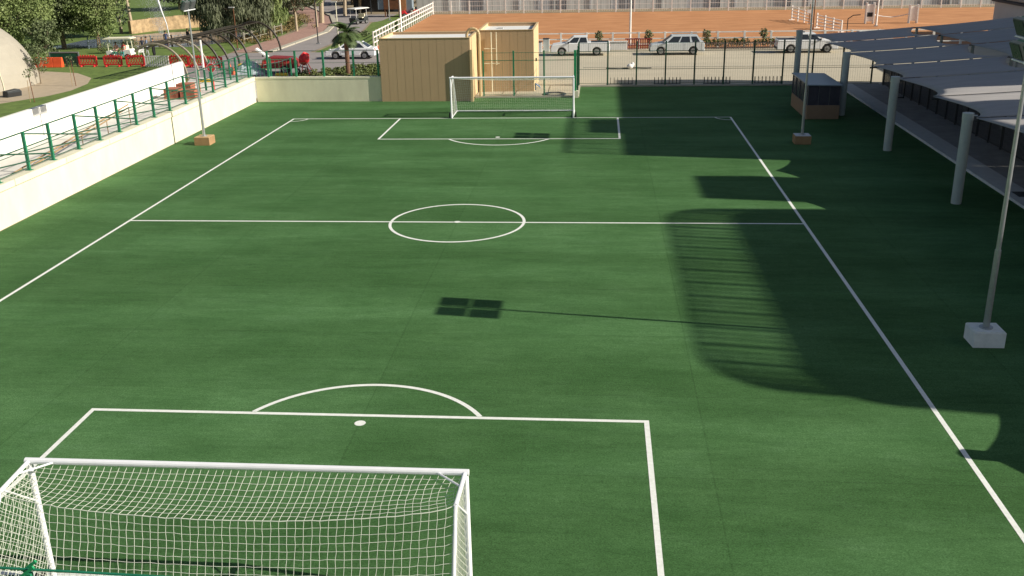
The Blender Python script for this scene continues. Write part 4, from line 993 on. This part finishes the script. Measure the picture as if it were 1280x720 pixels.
# fountain jet, pond wall
jt_ = MB(); P = [(-43.0, 74, 0.05), (-43.15, 74, 1.5), (-43.5, 74, 2.8), (-43.75, 74, 3.9), (-43.9, 74, 5.0), (-43.9, 74, 6.0)]
for a, b, r0, r1 in zip(P, P[1:], (0.07, 0.10, 0.14, 0.20, 0.28), (0.10, 0.14, 0.20, 0.28, 0.35)): jt_.tube(a, b, r0*0.6, 7, r1*0.6)
jo = solo('fountain_jet', jt_, FOAM, 'white water jet of the park fountain at the top left', 'fountain')
sp_ = MB(); rnd = random.Random(11)
for _ in range(4200):
    z = rnd.uniform(0.4, 6.2); s = 0.12+0.16*z
    c = (-43.5-0.3*z/3+rnd.gauss(-0.3, s), 74+rnd.gauss(0, s), z); r = rnd.uniform(0.01, 0.024)
    sp_.quad((c[0]-r, c[1], c[2]), (c[0], c[1]-r, c[2]), (c[0]+r, c[1], c[2]), (c[0], c[1]+r, c[2]+r))
    sp_.quad((c[0], c[1], c[2]-r), (c[0]+r, c[1], c[2]), (c[0], c[1], c[2]+r), (c[0]-r, c[1], c[2]))
so_ = sp_.build('water_spray', FOAM, None, fix=False); tag(so_, 'fine mist of droplets drifting round the fountain jet', 'spray', None, 'stuff')
sw = MB(); P = [(-49.5, 78.5), (-48.6, 81.5), (-46.5, 84), (-44, 87), (-42, 91), (-41, 96)]
for i, (a, b) in enumerate(zip(P, P[1:])):
    d_ = Vector((b[0]-a[0], b[1]-a[1], 0)).normalized(); n_ = Vector((-d_.y, d_.x, 0))*0.4
    z = 1.5+0.05*i
    q = [(a[0], a[1]), (b[0], b[1]), (b[0]+n_.x, b[1]+n_.y), (a[0]+n_.x, a[1]+n_.y)]
    sw.prism(q, 'z', 0, z)
solo('stone_wall', sw, STONE, 'rough orange tan stone wall curving behind the pond', 'wall')
rail_fence('pond_fence', 'thin blue grey fence round the near side of the pond', [(-47, 63.2), (-38.5, 64.2), (-32.5, 70.5)], 2.2, 1.1, (1.1, 0.6, 0.15), BLUEG, rr=0.03, pick=0.35)
rail_fence('wire_fence', 'low pale ranch fence under the trees beyond the pergola', [(-31.5, 66), (-30.6, 76)], 2.0, 1.1, (1.0, 0.5), mat('pale_fence', (0.36, 0.33, 0.27)), pr=0.07)

# golf cart in the park
def cart(name, label, loc, rz, bodym, roofm, roof=True, s=1.0):
    t = thing(name, label, 'golf cart', loc, rz)
    MB().prism([(-1.15, 0.3), (-1.2, 0.75), (-0.75, 0.85), (-0.45, 0.45), (0.35, 0.45), (0.4, 0.85), (1.1, 0.9), (1.2, 0.4), (1.1, 0.3)], 'y', -0.55, 0.55).build('body', bodym, t, bevel=0.04)
    MB().box(0.1, 0.55, -0.5, 0.5, 0.7, 0.82).box(0.5, 0.62, -0.5, 0.5, 0.82, 1.2).build('seat', CREAM, t)
    if roof:
        MB().prism([(-1.3, 1.86), (-1.2, 1.93), (1.1, 1.95), (1.35, 1.88), (1.35, 1.84), (-1.3, 1.82)], 'y', -0.65, 0.65).build('roof', roofm, t)
        for x in (-0.95, 0.95):
            for y in (-0.5, 0.5): MB().tube((x*1.0, y, 0.7), (x*0.95, y*0.98, 1.84), 0.03, 6).build('roof_post', roofm, t)
    for x in (-0.8, 0.8):
        for y in (-0.5, 0.5): wheel(t, x, y, 0.25, 0.16)
    return t
cart('golf_cart', 'cart with a flat beige roof behind the red barriers', (-39.2, 54.2, 0), R(3), WHITEP, CREAM)
cart('golf_cart', 'small white cart with a dark front on the far road by the stilt hut', (-24.6, 88.6, 0), R(60), DARK, WHITEP)
qb = cart('quad_bike', 'red utility buggy with pale seats in front of the hall', (-19.9, 98.6, 0), R(10), REDP, DARK, roof=False)

# people
def person(label, loc, rz, shirt, trousers, skinm=SKIN, h=1.7, pose='stand', hair=(0.02, 0.015, 0.012), robe=False):
    s = h/1.7
    V = {}; E_ = []; vs = []; rad = []
    def v(k, x, y, z, r): V[k] = len(vs); vs.append((x*s, y*s, z*s)); rad.append(r*s)
    def e(a, b): E_.append((V[a], V[b]))
    zh = 0.92 if pose == 'stand' else 0.62
    v('pel', 0, 0, zh, 0.135); v('wst', 0, 0.0, zh+0.16, 0.115); v('chs', 0, 0.0, zh+0.36, 0.145); v('nkb', 0, 0, zh+0.52, 0.065); v('nk', 0, 0.0, zh+0.57, 0.052); v('hd0', 0, 0.015, zh+0.64, 0.08); v('hd', 0, 0.015, zh+0.72, 0.092); v('top', 0, 0.0, zh+0.78, 0.06)
    for a, b in (('pel', 'wst'), ('wst', 'chs'), ('chs', 'nkb'), ('nkb', 'nk'), ('nk', 'hd0'), ('hd0', 'hd'), ('hd', 'top')): e(a, b)
    for q, sx in (('l', -1), ('r', 1)):
        v('sh'+q, sx*0.17, 0, zh+0.48, 0.062); v('el'+q, sx*0.23, 0.03, zh+0.20, 0.045); v('wr'+q, sx*(0.22 if pose == 'stand' else 0.15), 0.12 if pose == 'stand' else 0.28, zh-0.02 if pose == 'stand' else zh+0.15, 0.032); v('ha'+q, sx*(0.22 if pose == 'stand' else 0.12), 0.15 if pose == 'stand' else 0.36, zh-0.10 if pose == 'stand' else zh+0.16, 0.035)
        e('nkb', 'sh'+q); e('sh'+q, 'el'+q); e('el'+q, 'wr'+q); e('wr'+q, 'ha'+q)
        v('hp'+q, sx*0.095, 0, zh-0.05, 0.10)
        if pose == 'stand':
            v('kn'+q, sx*0.10, 0.03+0.05*sx, 0.48, 0.062 if not robe else 0.13); v('an'+q, sx*0.10, -0.02+0.08*sx, 0.09, 0.042 if not robe else 0.13); v('ft'+q, sx*0.11, 0.12+0.08*sx, 0.035, 0.036)
        else:
            v('kn'+q, sx*0.11, 0.42, zh-0.02, 0.075); v('an'+q, sx*0.11, 0.45, 0.20, 0.045); v('ft'+q, sx*0.12, 0.6, 0.16, 0.036)
        e('pel', 'hp'+q); e('hp'+q, 'kn'+q); e('kn'+q, 'an'+q); e('an'+q, 'ft'+q)
    me = bpy.data.meshes.new('person'); me.from_pydata(vs, E_, []); me.update()
    o = bpy.data.objects.new('person', me); COL.objects.link(o)
    sk = o.modifiers.new('skin', 'SKIN'); sk.use_smooth_shade = True
    for i, r_ in enumerate(rad): me.skin_vertices[0].data[i].radius = (r_, r_*0.85)
    me.skin_vertices[0].data[0].use_root = True
    ss_ = o.modifiers.new('sub', 'SUBSURF'); ss_.levels = 1; ss_.render_levels = 1
    bpy.context.view_layer.update()
    ev = bpy.data.meshes.new_from_object(o.evaluated_get(bpy.context.evaluated_depsgraph_get()))
    o.modifiers.clear(); o.data = ev; ev.materials.clear()
    for m_ in (shirt, trousers, skinm): ev.materials.append(m_)
    for p in ev.polygons:
        c = p.center; z = c.z/s
        if z > zh+0.545: p.material_index = 2
        elif z < zh-0.0 and (abs(c.x/s) < 0.19): p.material_index = 1
        elif abs(c.x/s) > 0.19 and z < zh+0.18: p.material_index = 2
        else: p.material_index = 0
        p.use_smooth = True
    o.location = loc; o.rotation_euler = (0, 0, rz); tag(o, label, 'person')
    hm = MB(); hm.ball((0, -0.005*s, (zh+0.755)*s), 0.098*s, 8, 0.85); hm.build('hair', mat('dark_hair', hair, 0.7), o, smooth=True)
    return o
cl = lambda n, c: mat(n, c, 0.85, var=0.1)
person('person in a red top and teal trousers seated on the beige roofed cart', (-38.75, 54.0, 0.12), R(175), cl('red_cloth', (0.5, 0.02, 0.03)), cl('teal_cloth', (0.02, 0.22, 0.22)), pose='sit')
person('person in a pale peach top seated on the left of the cart', (-39.5, 54.0, 0.12), R(175), cl('peach_cloth', (0.6, 0.35, 0.28)), cl('green_cloth', (0.03, 0.2, 0.12)), pose='sit')
person('person in a blue grey shirt and pale trousers standing right of the cart', (-37.6, 56.3, 0), R(120), cl('bluegrey_cloth', (0.16, 0.2, 0.3)), cl('pale_cloth', (0.4, 0.4, 0.42)), h=1.75)
person('person in dark clothes standing behind the one in the blue grey shirt', (-38.2, 56.7, 0), R(200), cl('dark_cloth', (0.03, 0.035, 0.06)), cl('dark_cloth2', (0.03, 0.03, 0.04)), h=1.65)
person('person in a long black robe standing at the pond side of the group', (-37.0, 56.4, 0), R(60), cl('black_cloth', (0.012, 0.012, 0.016)), cl('black_cloth2', (0.012, 0.012, 0.016)), h=1.6, robe=True)
person('person in a dark blue robe by the pond fence below the fountain', (-38.4, 62.6, 0), R(10), cl('blue_cloth', (0.03, 0.05, 0.13)), cl('blue_cloth2', (0.03, 0.04, 0.1)), h=1.7, robe=True)
person('person in black standing at the pond fence right of the fountain', (-36.9, 64.6, 0), R(-30), cl('black_cloth3', (0.015, 0.015, 0.02)), cl('black_cloth4', (0.015, 0.015, 0.02)), h=1.75)
ch = thing('stacked_chairs', 'white plastic chairs standing between the cart and the group', 'chairs', (-37.9, 55.6, 0), R(20))
MB().box(-0.25, 0.25, -0.25, 0.25, 0.42, 0.47).build('seat', WHITEP, ch); MB().box(-0.25, 0.25, 0.22, 0.27, 0.47, 0.95).build('backrest', WHITEP, ch)
for sx in (-1, 1):
    for sy in (-1, 1): MB().tube((sx*0.2, sy*0.2, 0.42), (sx*0.27, sy*0.27, 0), 0.025, 5).build('leg', WHITEP, ch)
    MB().box(sx*0.27-0.02, sx*0.27+0.02, -0.25, 0.25, 0.66, 0.69).build('armrest', WHITEP, ch)

# stilt hut and dark car-port beyond
ht = thing('stilt_hut', 'small brown timber hut on stilts at the top of the verge', 'hut', (-22.3, 99.0, 0))
MB().box(-1.1, 1.1, -0.8, 0.8, 1.0, 3.4).build('cabin', WOOD, ht); MB().box(-1.9, -1.12, -0.7, 0.8, 1.0, 3.5).build('side_panel', BLUEG, ht)
MB().box(1.12, 1.9, -0.6, 0.8, 0.8, 3.5).build('annex', mat('orange_board', (0.42, 0.2, 0.09)), ht); MB().box(1.92, 2.7, -0.5, 0.8, 0.1, 3.5).build('annex_panel', BLUEG, ht)
MB().box(0.2, 0.75, -0.83, -0.802, 2.2, 2.9).build('window', GLASS, ht)
MB().prism([(-2.1, 3.5), (3.0, 3.5), (0.4, 4.6)], 'y', -1.1, 1.1).build('roof', WOOD, ht)
for x in (-0.95, 0.95):
    for y in (-0.7, 0.7): MB().box(x-0.07, x+0.07, y-0.07, y+0.07, 0, 1.0).build('leg', WOOD, ht)
tc_ = thing('parking_shade', 'low dark shade roof over the far parking at the top of the road', 'shelter', (-26.5, 104.5, 0))
MB().box(-3.6, 2.6, -0.5, 4, 2.3, 2.5).build('roof', DARK, tc_)
for x in (-3.4, 0, 2.4): MB().box(x-0.06, x+0.06, -0.4, -0.3, 0, 2.3).build('post', DARK, tc_)
MB().box(-3.4, 2.4, 3.5, 3.7, 0, 2.3).build('rear_screen', mat('dark_screen', (0.05, 0.05, 0.055)), tc_)

# ------------------------------------------------------------------ trees
def tree(name, label, x, y, th, tr, cc, rad, m_, n=60, per=55, sz=0.34, hang=False, seed=1, bark=BARK, group='trees in the park', lean=0.0):
    rnd = random.Random(seed); t = thing(name, label, 'tree', (x, y, 0), 0, group)
    tk = MB(); top = Vector((lean, 0, th)); tk.tube((0, 0, 0), top*0.55, tr, 8, tr*0.8); tk.tube(top*0.55, top, tr*0.8, 8, tr*0.5)
    C = Vector(cc)
    cl_ = []
    for _ in range(n):
        while True:
            p = Vector((rnd.uniform(-1, 1), rnd.uniform(-1, 1), rnd.uniform(-0.9, 1)))
            if 0.35 < p.length < 1: break
        cl_.append(C+Vector((p.x*rad[0], p.y*rad[1], p.z*rad[2])))
    for p in cl_[:14]: tk.tube(top*rnd.uniform(0.55, 1), C+(p-C)*0.8, tr*0.25, 5, 0.02)
    tk.build('trunk', bark, t)
    cr = MB(); cs = min(rad)*0.30
    for p in cl_:
        k = rnd.uniform(0.6, 1.35); leafball(cr, p, (cs*k*1.2, cs*k*1.2, cs*k*0.85), int(per*k), sz, rnd, hang=hang)
    cr.build('crown', m_, t, fix=False)
    return t
tree('broadleaf_tree', 'large light green tree behind the dome at the top left corner', -50.5, 55.5, 3.2, 0.25, (0, 0, 4.9), (4.0, 3.5, 3.6), LEAF_L, 140, 150, 0.22, seed=1)
tree('broadleaf_tree', 'dark green tree standing between the two light green ones', -49.8, 63.5, 3.4, 0.25, (0, 0, 4.6), (4.3, 3.5, 3.6), LEAF_M, 140, 150, 0.22, seed=2)
tree('broadleaf_tree', 'light green tree above the beige roofed cart', -46.0, 63.5, 2.6, 0.2, (0, 0, 3.9), (2.7, 2.5, 2.8), LEAF_L, 100, 140, 0.20, seed=3)
tree('broadleaf_tree', 'very dark round tree at the back of the top left group', -52.5, 76, 2.5, 0.25, (0, 0, 3.8), (3.6, 3, 3.0), LEAF_D, 80, 80, 0.32, seed=4)
tree('young_tree', 'small bushy tree right of the dome in front of the orange barrier', -46.0, 53.3, 1.2, 0.08, (0, 0, 2.3), (1.5, 1.4, 1.7), LEAF_M, 50, 60, 0.20, seed=5)
tree('young_tree', 'slim young tree with sparse dark leaves at the edge of the tan path', -38.2, 38.2, 1.2, 0.05, (0, 0, 1.9), (0.95, 0.9, 1.2), LEAF_M, 30, 34, 0.14, seed=6)
tree('young_tree', 'sparse little tree in front of the dome at the left edge', -36.9, 27.8, 1.4, 0.05, (0, 0, 2.2), (0.9, 0.9, 0.9), LEAF_D, 24, 34, 0.13, seed=7)
tree('willow_tree', 'big weeping tree hanging over the pergola', -33.6, 68.5, 3.5, 0.3, (0, 0, 3.9), (4.3, 3.6, 3.1), LEAF_W, 150, 110, 0.20, hang=True, seed=8)
tree('willow_tree', 'lighter weeping tree right of the big weeping tree', -30.6, 72.0, 3.2, 0.2, (0, 0, 4.2), (2.4, 2.2, 2.6), LEAF_L, 70, 75, 0.20, hang=True, seed=9)
tree('broadleaf_tree', 'grey green tree beside the brick pavement', -29.9, 79.5, 3.4, 0.16, (0, 0, 5.2), (2.7, 2.4, 2.9), LEAF_W, 80, 70, 0.26, seed=10, bark=BARKP)
tree('broadleaf_tree', 'light green tree with a pale trunk at the brick pavement', -29.0, 85.0, 3.2, 0.16, (0, 0, 5.0), (2.4, 2.2, 2.6), LEAF_L, 70, 70, 0.24, seed=11, bark=BARKP)
for i, (x, y, r_, lb) in enumerate(((-27.9, 90.5, 0.33, 'tall thick pale trunk at the left of the far row'), (-27.6, 101.5, 0.25, 'second pale trunk of the far row, counted from the left'), (-26.9, 107.5, 0.22, 'third pale trunk of the far row, counted from the left'), (-26.4, 113.5, 0.24, 'pale trunk at the right of the far row above the road'))):
    tree('eucalyptus_tree', lb, x-2.0, y, 7.0, r_, (0, 0, 9.0), (2.6, 2.4, 3.2), LEAF_M, 50, 45, 0.32, seed=20+i, bark=BARKP, group='tall pale trunks beyond the brick pavement', lean=0.4)
for i, (x, y, lb) in enumerate(((-51.5, 80.0, 'left of the two tall bare trunks behind the dark tree'), (-49.8, 79.5, 'right of the two tall bare trunks behind the dark tree'))):
    tree('eucalyptus_tree', lb, x, y, 7.0, 0.2, (0, 0, 8.8), (2.2, 2.2, 2.4), LEAF_M, 40, 40, 0.3, seed=30+i, bark=BARKP, group='tall bare trunks in the park', lean=-0.4)
for i, (x, y, s, m_, lb) in enumerate(((-62, 92, 5, LEAF_M, 'far tree at the very top left'), (-66, 104, 5.5, LEAF_L, 'far light tree left of the fountain'), (-60, 118, 4.5, LEAF_D, 'far dark tree above the fountain'), (-52, 122, 5, LEAF_M, 'far tree above the stone wall'), (-44, 116, 4.6, LEAF_D, 'far dark tree above the weeping tree'), (-38, 106, 4.2, LEAF_W, 'far grey tree beyond the pergola'), (-34, 124, 5, LEAF_D, 'far dark tree over the end of the road'), (-25, 127, 5, LEAF_M, 'far tree behind the parking shade'), (-42.5, 95, 3.4, LEAF_M, 'tree standing over the right end of the stone wall'))):
    tree('broadleaf_tree', lb, x, y, 3.0, 0.25, (0, 0, s*0.85), (s, s*0.8, s*0.75), m_, 90, 60, 0.42, seed=40+i, group='far trees behind the park')
# staked saplings
for i, (x, y) in enumerate(((-33.7, 29.3), (-34.6, 36.8), (-44.3, 60.5))):
    t = thing('staked_sapling', ['thin sapling with a brown stake on the lawn, nearest the white wall', 'thin sapling with a stake at the tip of the tan path', 'thin leaning sapling in the lawn beyond the barriers'][i], 'sapling', (x, y, 0), 0, 'staked saplings in the lawn')
    MB().tube((0, 0, 0), (-0.12, 0.05, 1.9), 0.03, 5).build('stake', WOOD, t); MB().tube((-0.3, 0, 0), (-0.25, 0, 1.5), 0.02, 5).build('stake', WOODL, t)
    f = MB(); rnd = random.Random(60+i); leafball(f, (-0.15, 0, 2.0), (0.4, 0.4, 0.45), 70, 0.12, rnd); f.build('foliage', LEAF_M, t, fix=False)

# palm behind the far wall
def palm(label, x, y, h, tr, n, fl, seed):
    rnd = random.Random(seed); t = thing('palm_tree', label, 'palm tree', (x, y, 0))
    tk = MB(); z = 0
    while z < h: tk.tube((0, 0, z), (0, 0, z+0.13), tr*0.92, 10, tr*1.08); z += 0.12
    tk.build('trunk', mat('palm_trunk', (0.20, 0.11, 0.07), 0.95, var=0.3, scale=8), t)
    for k in range(n):
        a = 2*math.pi*k/n*1.0+rnd.uniform(-.2, .2); el = rnd.uniform(-0.35, 1.25); f = MB()
        P = Vector((0, 0, h)); d = Vector((math.cos(a)*math.cos(el), math.sin(a)*math.cos(el), math.sin(el))); L_ = fl*rnd.uniform(0.8, 1.1)
        q = 12
        for s in range(q):
            P2 = P+d*L_/q; f.tube(P, P2, 0.018*(1-s/q)+0.004, 4)
            side = d.cross(Vector((0, 0, 1)))
            side = side.normalized() if side.length > 0.01 else Vector((1, 0, 0))
            if s > 1:
                ll = 0.40*math.sin(math.pi*(s+1)/(q+2))+0.08
                for sd_ in (-1, 1):
                    for m2 in (0, 0.5):
                        b = P+(P2-P)*m2; tip = b+side*sd_*ll+d*ll*0.6+Vector((0, 0, -0.12*ll-0.03))
                        f.quad(b-d*0.035, b+d*0.05, tip)
            P = P2; d = (d+Vector((0, 0, -0.13))).normalized()
        f.build('frond', LEAF_P, t, fix=False)
    return t
palm('short palm in front of the white saloon', -14.3, 41.0, 3.25, 0.17, 32, 1.5, 3)
# shrubs in the planting bed
rnd = random.Random(77); pb = MB()
for _ in range(170):
    x = rnd.uniform(-18.6, -9.5); y = rnd.uniform(39.0, 46.6)
    if y > 42.3+(x+18.6)*1.1: continue
    leafball(pb, (x, y, 0.18), (0.35, 0.35, 0.22), 60, 0.16, rnd)
o = pb.build('ground_cover', SHRUB, None, fix=False); tag(o, 'mixed green and yellowish ground cover in the bed behind the far wall', 'ground cover', None, 'stuff')
# rough growth beside the brick pavement
rnd = random.Random(78); pb = MB()
for _ in range(150):
    y = rnd.uniform(64, 100); x = -31.2-max(0, (y-84))*0.22+rnd.gauss(-0.7, 0.8)
    leafball(pb, (x, y, 0.25), (0.5, 0.5, 0.35), 26, 0.2, rnd)
o = pb.build('undergrowth', leaf('dry_undergrowth', (0.10, 0.09, 0.03), (0.26, 0.17, 0.07), 1.5), None, fix=False); tag(o, 'dry reddish undergrowth along the brick pavement', 'undergrowth', None, 'stuff')
for i, (x, y, s, lb) in enumerate(((-21.0, 66.5, 0.35, 'little shrub in the verge above the white saloon'), (-20.0, 72, 0.6, 'rounded shrub in the verge near the arena fence'), (-50.5, 58.5, 1.0, 'low dense shrub under the light green corner tree'), (-43.0, 58.8, 0.9, 'low shrub left of the beige roofed cart'), (-41.5, 61.0, 1.0, 'rounded bush behind the beige roofed cart'))):
    f = MB(); rnd = random.Random(90+i); leafball(f, (x, y, s*0.6), (s, s, s*0.65), int(420*s), 0.16, rnd)
    solo('round_shrub', f, LEAF_M, lb, 'shrub', 'round shrubs in the lawns', fix=False)

# ------------------------------------------------------------------ green fence right in front of the camera (behind the near goal)
nf = thing('steel_fence', 'green fence top rail with a post clamp at the bottom left, nearest the camera', 'fence', (-1.94, -26.0, 0))
MB().tube((-7.5, 0, 3.02), (7, 0, 2.705), 0.018, 8).tube((-7.5, 0, 1.5), (7, 0, 1.3), 0.018, 8).build('rail', mat('green_rail', (0.015, 0.16, 0.09), 0.4, var=0.15), nf)
for x in (-4.3, 0.0, 4.3):
    MB().box(x-0.035, x+0.035, -0.035, 0.035, 0, 2.80-0.022*x).build('post', GREEN, nf)
    c = MB()
    for dy in (-0.035, 0.035):
        c.box(-0.13, 0.13, -0.012, 0.012, -0.02, 0.02, Matrix.Translation((x, dy, 2.86-0.022*x+dy*0.6)) @ Matrix.Rotation(R(-38), 4, 'Y'))
    c.build('clamp', mat('bright_green_steel', (0.02, 0.30, 0.12)), nf)
